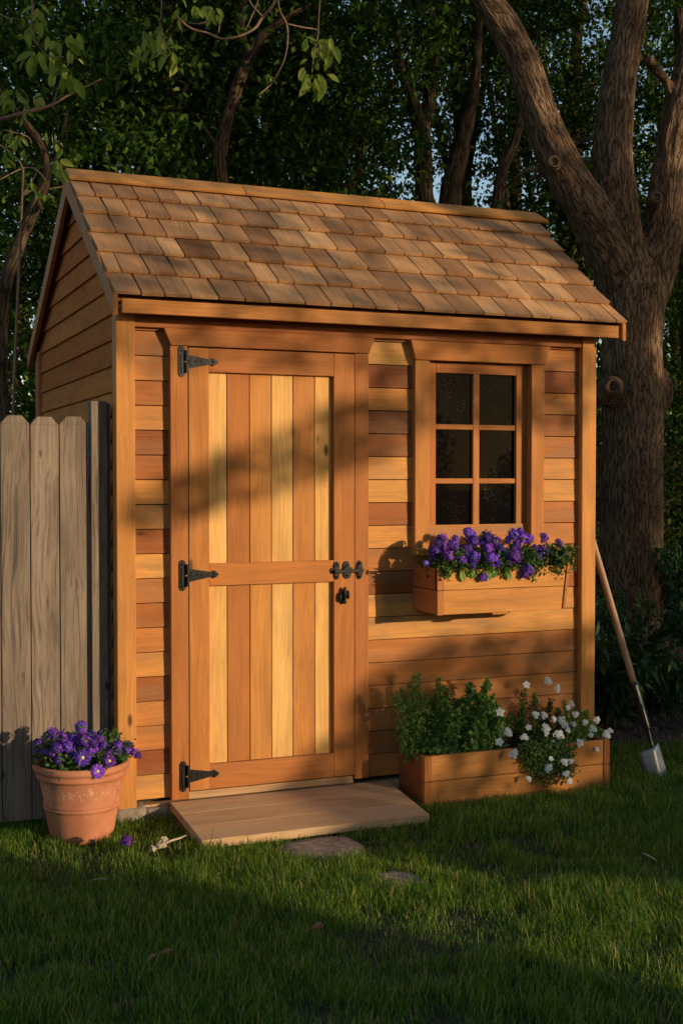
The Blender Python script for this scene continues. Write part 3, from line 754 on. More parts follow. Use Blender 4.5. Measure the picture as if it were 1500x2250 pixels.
# ------------------------------------------------------------------ terracotta pot
PX, PY = -.158, -.075
def pot():
    prof = [(.0, -.01), (.118, -.01), (.121, .0), (.139, .105), (.1405, .112), (.147, .116), (.147, .123), (.143, .126), (.147, .129), (.147, .136), (.1425, .140), (.160, .225), (.1625, .232), (.172, .234), (.1735, .240), (.169, .250), (.168, .254),
            (.182, .262), (.185, .272), (.181, .285), (.174, .288), (.164, .285), (.160, .27), (.155, .24), (.0, .24)]
    n = 72; V = []; Fl = []; S = []
    for (r, z) in prof:
        for k in range(n):
            a = 2 * math.pi * k / n; rr = r * (1 + .004 * math.sin(3 * a))
            V.append((rr * math.cos(a), rr * math.sin(a), z))
    for i in range(len(prof) - 1):
        for k in range(n): a = i * n; Fl += [a + k, a + (k + 1) % n, a + n + (k + 1) % n, a + n + k]; S.append(4)
    me = np_mesh('flower_pot', V, Fl, S, terra, smooth=True)
    root = empty('flower_pot', (PX, PY, 0), 'ribbed terracotta pot standing on the grass at the left corner of the shed', 'pot')
    o = bpy.data.objects.new('pot_body', me); COL.objects.link(o); o.parent = root
    bm = bmesh.new(); bmesh.ops.create_circle(bm, cap_ends=True, segments=40, radius=.157)
    bmesh.ops.translate(bm, vec=(0, 0, .262), verts=bm.verts)
    bm2 = bpy.data.meshes.new('potting_soil'); bm.to_mesh(bm2); bm.free(); bm2.materials.append(soil)
    s = bpy.data.objects.new('potting_soil', bm2); COL.objects.link(s); s.parent = root
pot()

# ------------------------------------------------------------------ flowers
def petal_set(items, mats_idx=None):
    """items: list of (centre, axis, up, L, W) -> arrays"""
    P = np.array([i[0] for i in items]); A = np.array([i[1] for i in items]); U = np.array([i[2] for i in items])
    return leaf_shapes(P, A, U, np.array([i[3] for i in items]), np.array([i[4] for i in items]))
def dome(r, h, seg=12, rings=4, zoff=0):
    V = [(0, 0, h + zoff)]; F = []
    for j in range(1, rings + 1):
        a = j / rings * math.pi / 2
        for k in range(seg): V.append((r * math.sin(a) * math.cos(2 * math.pi * k / seg), r * math.sin(a) * math.sin(2 * math.pi * k / seg), zoff + h * math.cos(a)))
    for k in range(seg): F.append((0, 1 + k, 1 + (k + 1) % seg))
    for j in range(rings - 1):
        for k in range(seg): a = 1 + j * seg; F.append((a + k, a + seg + k, a + seg + (k + 1) % seg, a + (k + 1) % seg))
    return V, F
def combine(name, parts, mats, attrs=None):
    V = []; Fl = []; S = []; MI = []; n = 0
    for (v, f, s, mi) in parts:
        v = np.asarray(v, float).reshape(-1, 3); V.append(v); Fl.append(np.asarray(f) + n); S.append(np.asarray(s)); MI += [mi] * len(s); n += len(v)
    me = np_mesh(name, np.concatenate(V), np.concatenate(Fl), np.concatenate(S), mats)
    me.polygons.foreach_set('material_index', np.array(MI, np.int32)); return me
def aster_mesh(seed, r=.021):
    rg = random.Random(seed); it = []
    for layer, (n, el, L) in enumerate(((20, .05, r), (20, .25, r * .92), (16, .55, r * .7))):
        for k in range(n):
            a = 2 * math.pi * (k + rg.uniform(-.25, .25) + layer * .5) / n; e = el + rg.uniform(-.12, .12)
            A = (math.cos(a) * math.cos(e), math.sin(a) * math.cos(e), math.sin(e))
            it.append(((A[0] * r * .12, A[1] * r * .12, .001 * layer), A, (0, 0, 1), L * rg.uniform(.85, 1.1), r * .30))
    v, f, s = petal_set(it); dv, df = dome(r * .24, r * .18, zoff=.003)
    return combine('bloom', [(v, f, s, 0), (dv, [i for q in df for i in q], [len(q) for q in df], 1)], [purple_m, yellow_m])
def puff_mesh(seed, r=.028, mat=None):
    """verbena / phlox head: dome of many little five-petal florets"""
    rg = random.Random(seed); it = []
    for k in range(64):
        z = rg.uniform(-.3, 1); a = rg.uniform(0, 6.283); q = math.sqrt(1 - z * z); n = Vector((q * math.cos(a), q * math.sin(a), z))
        c = n * r * rg.uniform(.72, 1.12); t = n.orthogonal().normalized(); b_ = n.cross(t); ph = rg.uniform(0, 6.28)
        for j in range(5):
            an = ph + j * 1.2566; A = (t * math.cos(an) + b_ * math.sin(an) + n * .25).normalized()
            it.append((tuple(c), tuple(A), tuple(n), r * .27, r * .20))
    v, f, s = petal_set(it); dv, df = dome(r * .75, r * .75)
    return combine('bloom', [(v, f, s, 0), (dv, [i for q in df for i in q], [len(q) for q in df], 1)], [mat or purple_m, leaf_pot])
def white_mesh(seed, n_fl, r=.013, spread=.013):
    rg = random.Random(seed); it = []; parts = []
    for k in range(n_fl):
        a = k * 2.4; q = (k / max(n_fl, 1)) ** .5 * spread if n_fl > 1 else 0
        n = Vector((math.cos(a) * q * 18, math.sin(a) * q * 18, 1)).normalized(); c = Vector((math.cos(a) * q, math.sin(a) * q, .006 - q * .25 + rg.uniform(0, .004)))
        t = n.orthogonal().normalized(); b_ = n.cross(t); ph = rg.uniform(0, 6.28)
        for j in range(5):
            an = ph + j * 1.2566; A = (t * math.cos(an) + b_ * math.sin(an) + n * .2).normalized()
            it.append((tuple(c), tuple(A), tuple(n), r * 1.08, r * .92))
        dv, df = dome(r * .17, r * .15, 8, 3); R3 = n.to_track_quat('Z', 'Y').to_matrix(); dv = [tuple(R3 @ Vector(p) + c + n * .0005) for p in dv]
        parts.append((dv, [i for q_ in df for i in q_], [len(q_) for q_ in df], 1))
    v, f, s = petal_set(it); return combine('bloom', [(v, f, s, 0)] + parts, [white_m, paleeye_m])
ASTER = [aster_mesh(k) for k in range(3)]; PUFF = [puff_mesh(10 + k) for k in range(4)]
WHITE = [white_mesh(20, 1, .016), white_mesh(21, 4, .011, .012), white_mesh(22, 6, .010, .014), white_mesh(23, 8, .009, .016)]
def bloom(parent, me, loc, face, sc=1, rg=random):
    o = bpy.data.objects.new('bloom', me); COL.objects.link(o); o.parent = parent
    q = Vector(face).normalized().to_track_quat('Z', 'Y'); M = q.to_matrix().to_4x4() @ Matrix.Rotation(rg.uniform(0, 6.28), 4, 'Z')
    o.matrix_basis = Matrix.Translation(Vector(loc) - Vector(parent.location)) @ M @ Matrix.Scale(sc, 4); return o
def mound(name, parent, n, centre, ax, L, mat, seed, aspect=.5, lobes=None, clumps=60, spread=.014):
    rng = np.random.default_rng(seed)
    C = []
    for (cx, cy, cz, rx, ry, rz, wt) in (lobes or [(*centre, *ax, 1)]):
        k = max(3, int(clumps * wt)); d = unit(rng.normal(size=(k, 3))) * rng.uniform(.35, 1, (k, 1)) ** .5; C.append(np.array([cx, cy, cz]) + d * np.array([rx, ry, rz]))
    C = np.concatenate(C); ci = rng.integers(0, len(C), n)
    P = C[ci] + rng.normal(size=(n, 3)) * spread; A = rng.normal(size=(n, 3)) + (C[ci] - np.array(centre)) * 8 + [0, -.2, .3]
    U = rng.normal(size=(n, 3)) * .6 + [0, -.3, 1]
    l = L * rng.uniform(.6, 1.3, n); V, F, S = leaf_shapes(P, A, U, l, l * aspect)
    return link(name, np_mesh(name, V, F, S, mat), parent)
def stems_to(parent, pts, root_fn, r=.0014, mat=None):
    tb = []
    for p in pts:
        b_ = root_fn(p); m_ = [(a + c) / 2 for a, c in zip(p, b_)]; m_[2] += .01
        tb.append([(*b_, r * 1.2), (*m_, r), (*p, r * .8)])
    return tubes_obj('stems', tb, mat or stem_m, parent, seg=5, sub=3)

def pot_plant():
    root = empty('purple_aster_plant', (PX, PY, .262), 'bushy plant with violet daisy-like flowers growing in the terracotta pot', 'flowers')
    mound('foliage', root, 3600, (PX, PY, .31), (.16, .15, .07), .019, leaf_pot, 5, .5,
          lobes=[(PX, PY, .315, .155, .14, .06, 1), (PX - .10, PY - .03, .32, .06, .08, .05, .3), (PX + .11, PY - .03, .33, .06, .08, .05, .3), (PX, PY - .1, .30, .12, .06, .04, .4)], clumps=110)
    y = PY - .14; fl = []
    def A(px, py, yy): return at(px, py, yy)
    rg = random.Random(3)
    puffs = [(178, 1598, .9), (163, 1622, .7), (115, 1612, .9), (135, 1618, .8), (83, 1632, .62), (82, 1650, .5), (148, 1640, 1.0), (185, 1628, 1.0), (200, 1618, .9), (218, 1628, .9), (205, 1650, 1.0), (232, 1640, .9), (250, 1628, .9), (262, 1640, .9), (283, 1640, .8), (295, 1655, .75), (303, 1660, .55), (240, 1655, .8), (125, 1645, .9), (140, 1660, .9), (270, 1662, .7), (100, 1655, .6), (170, 1648, .9), (222, 1612, .6)]
    for k, (px, py, s) in enumerate(puffs):
        yy = PY - .02 + rg.uniform(-.09, .09) if s < .95 else PY - .10; p = A(px, py, yy); fl.append(p)
        bloom(root, PUFF[k % 4], p, (rg.uniform(-.3, .3) + (p.x - PX) * 3, -.6, .7), s * .95, rg)
        if s > .75: bloom(root, PUFF[(k + 1) % 4], at(px + rg.uniform(-12, 12), py + rg.uniform(4, 14), PY - .08 - .04 * rg.random()), (rg.uniform(-.5, .5), -.9, .2), s * .62, rg)
    for k, (px, py, s) in enumerate([(182, 1665, 1.0), (241, 1672, .78), (215, 1695, .85)]):
        p = A(px, py, PY - .165 - .01 * k); fl.append(p); bloom(root, ASTER[k], p, (-.25 + .1 * k, -.9, .25), s * 1.5, rg)
    stems_to(root, fl, lambda p: (PX + (p[0] - PX) * .3, PY + (p[1] - PY) * .3, .262))
pot_plant()

def window_flowers():
    y = -.12
    groups = [([(968, 1195, 1.25), (992, 1200, 1.1), (955, 1212, 1.0), (985, 1222, .9), (936, 1237, .72), (970, 1185, .9), (1000, 1185, .7), (1005, 1230, .7)], 'violet flowering bedding plant at the left end of the window box'),
              ([(1030, 1175, 1.1), (1040, 1190, 1.0), (1018, 1215, 1.2), (1012, 1232, 1.0), (1040, 1222, 1.0), (1060, 1268, .75), (1035, 1242, .7), (1025, 1168, .7)], 'violet flowering plant second from the left in the window box'),
              ([(1068, 1180, 1.1), (1085, 1190, 1.1), (1095, 1205, 1.0), (1070, 1205, 1.0), (1080, 1228, 1.15), (1062, 1215, .9), (1075, 1240, 1.0)], 'violet flowering plant in the middle of the window box'),
              ([(1125, 1175, 1.0), (1145, 1182, 1.0), (1160, 1185, .9), (1128, 1220, 1.3), (1118, 1232, .9), (1158, 1250, 1.0), (1152, 1262, .8), (1140, 1168, .7), (1135, 1195, .8)], 'violet flowering plant fourth from the left in the window box'),
              ([(1193, 1182, .85), (1188, 1212, 1.1), (1180, 1225, .9), (1202, 1215, .8), (1225, 1192, .65), (1233, 1218, .5), (1172, 1205, .7), (1230, 1200, .5)], 'violet flowering plant at the right end of the window box')]
    rg = random.Random(8)
    for gi, (gr, lab) in enumerate(groups):
        cx = sum(at(a, b_, y).x for a, b_, s in gr) / len(gr); root = empty('violet_bedding_plant', (cx, -.1, .965), lab, 'flowers', 'violet flowers in the window box')
        lo = [(cx, -.11, 1.015, .075, .085, .06, 1), (cx, -.19, 1.0, .07, .03, .035, .4)]
        if gi == 4: lo.append((cx + .04, -.17, 1.03, .06, .04, .05, .5))
        mound('foliage', root, 1500, (cx, -.1, 1.0), (.08, .08, .06), .020, leaf_pot, 30 + gi, .5, lobes=lo, clumps=45)
        if gi in (0, 1, 2):     # broad trailing leaves over the rim
            P = np.array([(cx - .02, -.205, .99), (cx + .03, -.208, .985), (cx + .06, -.205, .99)]); A_ = np.array([(-.5, -.3, -1), (.3, -.3, -1.), (.5, -.2, -.8)]); U = np.array([(0, -1, .3)] * 3)
            V, F, S = leaf_shapes(P[:3 - gi // 2], A_[:3 - gi // 2], U[:3 - gi // 2], np.array([.045, .05, .04])[:3 - gi // 2], np.array([.03, .032, .026])[:3 - gi // 2])
            link('trailing_leaves', np_mesh('trailing_leaves', V, F, S, leaf_herb), root)
        fl = []
        for k, (px, py, s) in enumerate(gr):
            yy = -.215 if py > 1245 else (-.19 if py > 1215 else -.13) + rg.uniform(-.03, .02); p = at(px, py, yy); fl.append(p)
            bloom(root, PUFF[(k + gi) % 4] if not (gi == 0 and k == 4) else ASTER[0], p, (rg.uniform(-.5, .3), -.8, .5), s * .95, rg)
            if s > .9:
                q = at(px + rg.uniform(-14, 14), py + rg.uniform(8, 16), yy + .01); bloom(root, PUFF[k % 4], q, (rg.uniform(-.5, .5), -.9, .1), s * .62, rg)
        stems_to(root, fl, lambda p, cx=cx: (cx + (p[0] - cx) * .4, -.1, .965))
window_flowers()

def sprig_plant(name, label, cat, base, sprigs, mat, L, seed, leaves=26, group=None, aspect=.5, r=.0022, dens=3):
    """stems given as tip points; each stem carries little side sprays of leaves"""
    root = empty(name, base, label, cat, group); rng = np.random.default_rng(seed); tb = []; P = []; A = []; U = []
    for tip in sprigs:
        tip = np.array(tip, float); b_ = np.array(base) + np.array([(tip[0] - base[0]) * .5, (tip[1] - base[1]) * .3, 0]) + rng.normal(size=3) * [.01, .01, 0]
        m_ = (tip + b_) / 2 + rng.normal(size=3) * .01 + [0, 0, .012]
        path = smooth_path([b_, m_, tip], 8); tb.append([(*b_, r), (*m_, r * .8), (*tip, r * .35)])
        for k, q in enumerate(path[2:]):
            for _ in range(dens + 4):
                sd = unit(rng.normal(size=3) + [0, -.2, .1]); ln = rng.uniform(.012, .045) * (1.15 - k / len(path))
                for j in range(max(1, leaves // 8)):
                    P.append(q + sd * ln * (j + 1) / (leaves // 8) + rng.normal(size=3) * .004); A.append(sd + rng.normal(size=3) * .7); U.append(rng.normal(size=3) * .5 + [0, -.3, 1])
    n = len(P); l = L * rng.uniform(.6, 1.3, n); V, F, S = leaf_shapes(np.array(P), np.array(A), np.array(U), l, l * aspect)
    tubes_obj('stems', tb, stem_m, root, seg=5, sub=4); link('foliage', np_mesh('foliage', V, F, S, mat), root)
    return root
def planter_plants():
    y = -.10
    def tips(l, yy=y, jit=.05, seed=0):
        rg = random.Random(seed); return [tuple(at(px, py, yy + rg.uniform(-jit, jit))) for px, py in l]
    base = at(945, 1625, -.10); base.z = .165
    sprig_plant('feathery_herb', 'tall feathery pale green herb at the left end of the planter box', 'herb', tuple(base),
                tips([(870, 1530), (885, 1520), (915, 1485), (905, 1510), (930, 1530), (890, 1555), (900, 1580), (965, 1495), (975, 1510), (980, 1525), (950, 1540), (920, 1560), (880, 1600), (985, 1545), (940, 1600), (900, 1610), (960, 1580)], seed=1), leaf_herb, .016, 61, 34, 'green plants in the planter box', .42, dens=4)
    base = at(1000, 1625, -.12); base.z = .165
    r2 = sprig_plant('bushy_herb', 'dense round-leaved green herb left of the middle of the planter box', 'herb', tuple(base),
                tips([(955, 1590), (975, 1560), (990, 1600), (1000, 1570), (985, 1640), (1010, 1655), (1020, 1600), (970, 1620), (1000, 1640), (1030, 1560), (1015, 1540), (1040, 1610), (940, 1640)], -.15, seed=2), leaf_herb, .022, 62, 30, 'green plants in the planter box', .75, dens=4)
    base = at(1060, 1620, -.10); base.z = .165
    sprig_plant('leafy_herb', 'upright broad green herb in the middle of the planter box', 'herb', tuple(base),
                tips([(1030, 1510), (1068, 1500), (1045, 1525), (1078, 1535), (1090, 1550), (1060, 1560), (1100, 1575), (1075, 1590), (1040, 1570), (1110, 1600), (1065, 1650), (1020, 1545), (1085, 1620), (1120, 1580), (1050, 1630)], -.11, seed=3), leaf_herb, .020, 63, 30, 'green plants in the planter box', .65, dens=4)
    def white_plant(px, lab, sp, fls, trail, seed, dens=4):
        base = at(px, 1625, -.12); base.z = .165
        root = sprig_plant('white_flowered_plant', lab, 'flowers', tuple(base), tips(sp, -.12, .06, seed), leaf_pot if seed % 2 else leaf_herb, .014, seed, 30, 'white flowering plants in the planter box', .55, dens=dens)
        if trail:
            tb = []; rng = np.random.default_rng(seed + 5); P = []
            for (tx, ty) in trail:
                e = at(tx, ty, -.262); top = Vector((e.x - .02, -.25, .225)); tb.append([(base.x, -.14, .17, .0016), (*top, .0015), (e.x, -.262, e.z, .0009)])
                for t in np.linspace(0, 1, 40):
                    for _ in range(9): P.append(np.array(top.lerp(Vector((e.x, -.262, e.z)), t)) + rng.normal(size=3) * [.02, .008, .014])
            tubes_obj('stems', tb, stem_m, root, seg=5, sub=4); P = np.array(P); n = len(P); l = .014 * rng.uniform(.6, 1.3, n)
            V, F, S = leaf_shapes(P, rng.normal(size=(n, 3)) + [0, -.5, -.3], rng.normal(size=(n, 3)) * .5 + [0, -.8, .5], l, l * .6); link('trailing_leaves', np_mesh('trailing_leaves', V, F, S, leaf_pot), root)
        rg = random.Random(seed)
        for k, (fx, fy, kind, s) in enumerate(fls):
            yy = -.275 if fy > 1650 else (-.24 if fy > 1600 else (-.18 if fy > 1550 else -.12))
            bloom(root, WHITE[kind], at(fx, fy, yy), (rg.uniform(-.6, .1), -.9, rg.uniform(.1, .6)), s * rg.uniform(.9, 1.2), rg)
    white_plant(1160, 'white flowering plant left of the other, trailing over the front of the planter box',
                [(1150, 1520), (1175, 1530), (1190, 1560), (1140, 1590), (1165, 1600), (1200, 1590), (1150, 1560), (1130, 1610), (1180, 1620), (1155, 1630), (1210, 1540), (1195, 1620), (1225, 1560)],
                [(1155, 1505, 0, .9), (1203, 1497, 3, .95), (1222, 1513, 2, .9), (1178, 1540, 0, .8), (1096, 1567, 0, 1.15), (1115, 1610, 2, 1.0), (1096, 1632, 0, 1.1), (1150, 1620, 1, .9), (1160, 1600, 0, .8), (1176, 1570, 2, .9), (1195, 1572, 2, .95), (1198, 1600, 2, .9), (1216, 1580, 1, .8), (1128, 1657, 2, 1.0), (1203, 1688, 3, 1.0), (1208, 1668, 0, .8), (1160, 1711, 1, .7), (1198, 1612, 1, .7)], [(1175, 1690), (1190, 1710), (1205, 1725), (1165, 1670)], 65)
    white_plant(1260, 'fuller white flowering plant at the right end of the planter box',
                [(1240, 1545), (1260, 1560), (1285, 1565), (1300, 1590), (1250, 1600), (1275, 1610), (1310, 1600), (1235, 1620), (1290, 1625), (1225, 1585), (1320, 1610), (1265, 1580), (1215, 1610)],
                [(1232, 1582, 3, .95), (1240, 1592, 2, .9), (1254, 1548, 1, .95), (1245, 1555, 0, .8), (1263, 1570, 2, .85), (1283, 1588, 1, .9), (1226, 1615, 3, 1.05), (1212, 1635, 3, .9), (1231, 1640, 2, 1.0), (1272, 1633, 3, 1.0), (1302, 1602, 2, .9), (1310, 1582, 3, .9), (1331, 1615, 2, 1.0), (1309, 1648, 0, .8), (1238, 1674, 2, 1.0), (1253, 1673, 2, .8), (1243, 1700, 1, .8), (1250, 1716, 1, .9), (1258, 1590, 1, .7), (1247, 1605, 1, .7), (1338, 1606, 1, .7), (1296, 1615, 0, .7)], [(1240, 1705), (1252, 1700), (1225, 1680)], 66)
planter_plants()

# ------------------------------------------------------------------ shovel
def shovel():
    B = Vector((2.515, -.125, .0)); T = Vector((2.247, .17, 1.33)); d = (T - B).normalized()
    root = empty('shovel', B, 'wooden-handled spade leaning against the right side of the shed, blade in the grass', 'shovel')
    w = (Vector((1, .25, 0)) - d * Vector((1, .25, 0)).dot(d)).normalized(); n = d.cross(w); n = n if n.y < 0 else -n
    S0 = B + d * .21; S1 = B + d * .44
    V, F, bk = tube_data([S1 - d * .01 + (T - S1) * (i / 12) for i in range(13)], [.0155] * 12 + [.014], 16)
    g = [(50 + z, 50 + x, 50 + y) for x, y, z in bk]
    me = np_mesh('handle', [tuple(v) for v in V], [i for q in F for i in q], [len(q) for q in F], handle_m, {'gco': (g, 'FLOAT_VECTOR'), 'tone': ([.5] * len(V), 'FLOAT')}, smooth=True)
    link('handle', me, root)
    so = tubes_obj('socket', [[(*S0, .0135), (*(S0 + d * .03), .0165), (*(S1 - d * .02), .0185), (*S1, .0175)]], socket_m, root, 16, sub=3)
    nk = B + d * .12 + n * .004
    tubes_obj('neck', [[(*(S0 + d * .01), .012), (*(S0 - d * .03), .0095), (*(B + d * .145), .0075), (*nk, .007)]], socket_m, root, 12)
    # folded blade
    bm = bmesh.new(); rows = 8; cols = 10; grid = []
    for j in range(rows + 1):
        t = j / rows; row = []
        for i in range(cols + 1):
            s = i / cols * 2 - 1; W = .060 + .003 * math.sin(t * 3.14)
            dep = (.075 * (-.3 - s) if s < -.3 else .018 * (s + .3)) - .010 * (1 - t) * (1 - abs(s)); hz = .128 - t * .175 + .006 * s
            row.append(bm.verts.new(B + w * s * W + n * (-dep + .012) + d * hz))
        grid.append(row)
    for j in range(rows):
        for i in range(cols): bm.faces.new((grid[j][i], grid[j][i + 1], grid[j + 1][i + 1], grid[j + 1][i]))
    o = bm_obj('blade', bm, steel, root, True); m = o.modifiers.new('solid', 'SOLIDIFY'); m.thickness = .0025
    # little pale letters printed down the socket, as in the photo illegible at this size
    bm = bmesh.new(); rg = random.Random(2)
    u = (CAM - S1); u = (u - d * u.dot(d)).normalized(); v_ = d.cross(u)
    ax = (u * .93 + v_ * (-.36 if v_.x < 0 else .36)).normalized(); tv = d.cross(ax).normalized()
    for k in range(11):
        c = S1 - d * (.022 + k * .0115) + ax * (.0188 - .0004 * max(0, k - 4)); hw = rg.uniform(.0022, .0032)
        for (a0, a1) in ((-1, -.35), (.1, .8)) if k % 3 else ((-1, .8),):
            q = [c + tv * hw * a0 - d * .0035, c + tv * hw * a1 - d * .0035, c + tv * hw * a1 + d * .0035, c + tv * hw * a0 + d * .0035]
            bm.faces.new([bm.verts.new(p) for p in q])
    bm_obj('printed_mark', bm, letter_m, root)
shovel()

# ------------------------------------------------------------------ litter on the lawn
def litter():
    p = at(280, 1875, -.39); r = empty('fallen_flower', (p.x, -.39, .03), 'single violet flower head fallen on the grass right of the pot', 'flower'); bloom(r, PUFF[1], (p.x, -.39, .045), (0, -.3, 1), .8)
    root = empty('wood_fragment', (.06, -.46, .03), 'bleached splintered piece of bark and stick lying on the grass near the ramp', 'wood debris')
    tubes_obj('stick', [[(.07, -.47, .048, .006), (.10, -.46, .052, .0045), (.13, -.45, .054, .0035), (.155, -.44, .058, .0015)]], bone_m, root, 8, .4)
    bm = bmesh.new()
    for (x, y, z, sx, sy, sz) in ((.055, -.475, .046, .022, .014, .014), (.068, -.47, .058, .010, .008, .014), (.022, -.48, .036, .014, .011, .009), (.038, -.475, .038, .014, .010, .009)):
        g = bmesh.ops.create_icosphere(bm, subdivisions=3, radius=1)['verts']; bmesh.ops.scale(bm, vec=(sx, sy, sz), verts=g); bmesh.ops.translate(bm, vec=(x, y, z), verts=g)
    for v in bm.verts: v.co += v.normal * 0 + Vector((noise.noise(v.co * 60), noise.noise(v.co * 60 + Vector((9, 0, 0))), noise.noise(v.co * 60 + Vector((0, 9, 0))))) * .012
    bm_obj('bark_chunk', bm, bone_m, root, False)
    for k, (px, py, lab) in enumerate([(706, 2030, 'curled brown leaf on the grass, nearest the middle of the lawn'), (355, 2098, 'dark dry leaf on the shaded grass toward the lower left'), (238, 1930, 'thin pale dry leaf lying on grass below the pot'), (475, 1916, 'tiny tan leaf on the grass below the ramp corner'), (1408, 1880, 'pale dead stem lying on the lawn at the right')]):
        d = ray(px, py); q = CAM + d * ((.045 - CAM.z) / d.z); rg = np.random.default_rng(k); n = 3 if k < 2 else 1
        P = np.tile(np.array([q.x, q.y, .045]), (n, 1)) + rg.normal(size=(n, 3)) * .006
        L = .035 if k < 2 else (.07 if k in (2, 4) else .022); W = L * (.6 if k < 2 else .15)
        V, F, S = leaf_shapes(P, rg.normal(size=(n, 3)) * [1, 1, .2], np.tile([0, 0, 1.], (n, 1)), np.full(n, L), np.full(n, W))
        tag(link('dry_leaf', np_mesh('dry_leaf', V, F, S, dry_m if k in (0, 1) else bone_m)), lab, 'leaf', 'dry leaves on the lawn')
litter()

# ------------------------------------------------------------------ big tree
def big_tree():
    Y = 3.0; root = empty('shade_tree', tuple(at(1385, 1440, Y)[:2]) + (0,), 'huge forked tree with furrowed brown bark close behind the right end of the shed', 'tree')
    ppm = lambda p: (p - CAM).dot(ray(750, 1125).normalized())
    def pth(l, dy=0):
        o = []
        for k, (px, py, w, *e) in enumerate(l):
            y = Y + (e[0] if e else 0); p = at(px, py, y); o.append((p.x, p.y, p.z, w / 2 * ppm(p) / F_PX))
        return o
    limbs = [pth([(1380, 1475, 190), (1383, 1420, 158), (1384, 1340, 144), (1385, 1200, 138), (1386, 1100, 138), (1388, 960, 136), (1390, 860, 134), (1386, 760, 130), (1388, 690, 140), (1388, 630, 150)]),
             pth([(1392, 690, 110), (1348, 575, 116), (1300, 475, 104), (1244, 385, 92), (1192, 270, 82), (1155, 160, 76), (1108, 60, 70), (1062, -10, 60), (990, -110, 50), (900, -260, 36)]),
             pth([(1388, 660, 120), (1362, 540, 110), (1350, 440, 98), (1345, 330, 88), (1356, 200, 80), (1372, 100, 74), (1390, -10, 74), (1405, -150, 66), (1400, -330, 44)]),
             pth([(1400, 700, 100), (1432, 600, 105), (1455, 500, 92), (1468, 400, 84), (1480, 310, 76), (1500, 200, 70), (1530, 60, 62), (1580, -120, 50)]),
             pth([(1422, 130, 24, -.1), (1440, 150, 26), (1462, 180, 24), (1475, 230, 20), (1478, 300, 18)]),
             pth([(1225, 385, 22), (1170, 372, 15, .15), (1130, 392, 11, .3), (1100, 420, 8, .4)]),
             pth([(1345, 290, 18), (1280, 310, 16, .3), (1220, 350, 13, .5), (1180, 380, 10, .6)]),
             pth([(1350, 350, 18), (1250, 360, 14, .3), (1160, 395, 12, .5)]),
             ]
    knots = [(1345, 850, 34, 22), (1216, 356, 24, 15), (1441, 434, 22, 14), (1447, 634, 20, 14)]
    V = []; Fl = []; S = []
    skel = []
    for j, T in enumerate(limbs):
        Q = smooth_path(T, 8); v, f, b_ = tube_data([q[:3] for q in Q], [q[3] for q in Q], 28 if j < 4 else 12)
        n = len(V); V += v
        al = 0
        for i, q in enumerate(Q):
            if i: al += np.linalg.norm(q[:3] - Q[i - 1][:3])
            skel.append((*q[:3], q[3], al, *(unit(Q[min(i + 1, len(Q) - 1)][:3] - Q[max(i - 1, 0)][:3]))))
        for q in f: Fl += [n + i for i in q]; S.append(len(q))
    me = np_mesh('trunk', [tuple(v) for v in V], Fl, S, bark_big)
    bm = bmesh.new(); bm.from_mesh(me)
    def lump(px, py, w, y, sy=1.0, sz=1.0):
        p = at(px, py, y); g = bmesh.ops.create_icosphere(bm, subdivisions=3, radius=w * ppm(p) / F_PX)['verts']
        bmesh.ops.scale(bm, vec=(1, sy, sz), verts=g); bmesh.ops.translate(bm, vec=p, verts=g)
    lump(1443, 860, 36, 3.0, 1, 1.6); lump(1330, 862, 26, 2.95, 1, 1.3); 
    for a in range(7):      # root flare
        an = a * .9 + .3; p = at(1385, 1440, Y); c = Vector((p.x + .30 * math.cos(an), 3 + .30 * math.sin(an), .02))
        g = bmesh.ops.create_icosphere(bm, subdivisions=3, radius=.13)['verts']; bmesh.ops.scale(bm, vec=(1, 1, 1.3), verts=g); bmesh.ops.translate(bm, vec=c, verts=g)
    bm.to_mesh(me); bm.free()
    tmp = bpy.data.objects.new('tmp', me); COL.objects.link(tmp)
    rm = tmp.modifiers.new('r', 'REMESH'); rm.mode = 'VOXEL'; rm.voxel_size = .016
    sm = tmp.modifiers.new('s', 'SMOOTH'); sm.factor = .6; sm.iterations = 5
    dg = bpy.context.evaluated_depsgraph_get(); dg.update(); me2 = bpy.data.meshes.new_from_object(tmp.evaluated_get(dg)); bpy.data.objects.remove(tmp)
    n = len(me2.vertices); co = np.empty(n * 3, np.float32); me2.vertices.foreach_get('co', co); co = co.reshape(-1, 3)
    no = np.empty(n * 3, np.float32); me2.vertices.foreach_get('normal', no); no = no.reshape(-1, 3)
    sk = np.array(skel); best = np.full(n, 1e9); bi = np.zeros(n, int)
    for i in range(len(sk)):
        dd = np.linalg.norm(co - sk[i, :3], axis=1) / max(sk[i, 3], .02); m_ = dd < best; best[m_] = dd[m_]; bi[m_] = i
    s = sk[bi]; rel = co - s[:, :3]; al = s[:, 4] + (rel * s[:, 5:8]).sum(1)
    ax = s[:, 5:8]; per = rel - ax * (rel * ax).sum(1, keepdims=True)
    bk = np.stack([per[:, 0], per[:, 1] + .3 * per[:, 2], al], 1).astype(np.float32)
    h = np.empty(n, np.float32)
    for i in range(n):
        v = Vector((float(bk[i, 0]) * 11, float(bk[i, 1]) * 11, float(bk[i, 2]) * 2.0)); h[i] = noise.noise(v) * .6 + noise.noise(v * 2.3) * .4 - abs(noise.noise(v * 1.7)) * 1.0
    co = co + no * (h[:, None] * .016); me2.vertices.foreach_set('co', co.astype(np.float32).ravel())
    at_ = me2.attributes.new('bark', 'FLOAT_VECTOR', 'POINT'); at_.data.foreach_set('vector', bk.ravel())
    me2.materials.clear(); me2.materials.append(bark_big); me2.polygons.foreach_set('use_smooth', np.ones(len(me2.polygons), bool)); me2.update()
    link('trunk', me2, root)
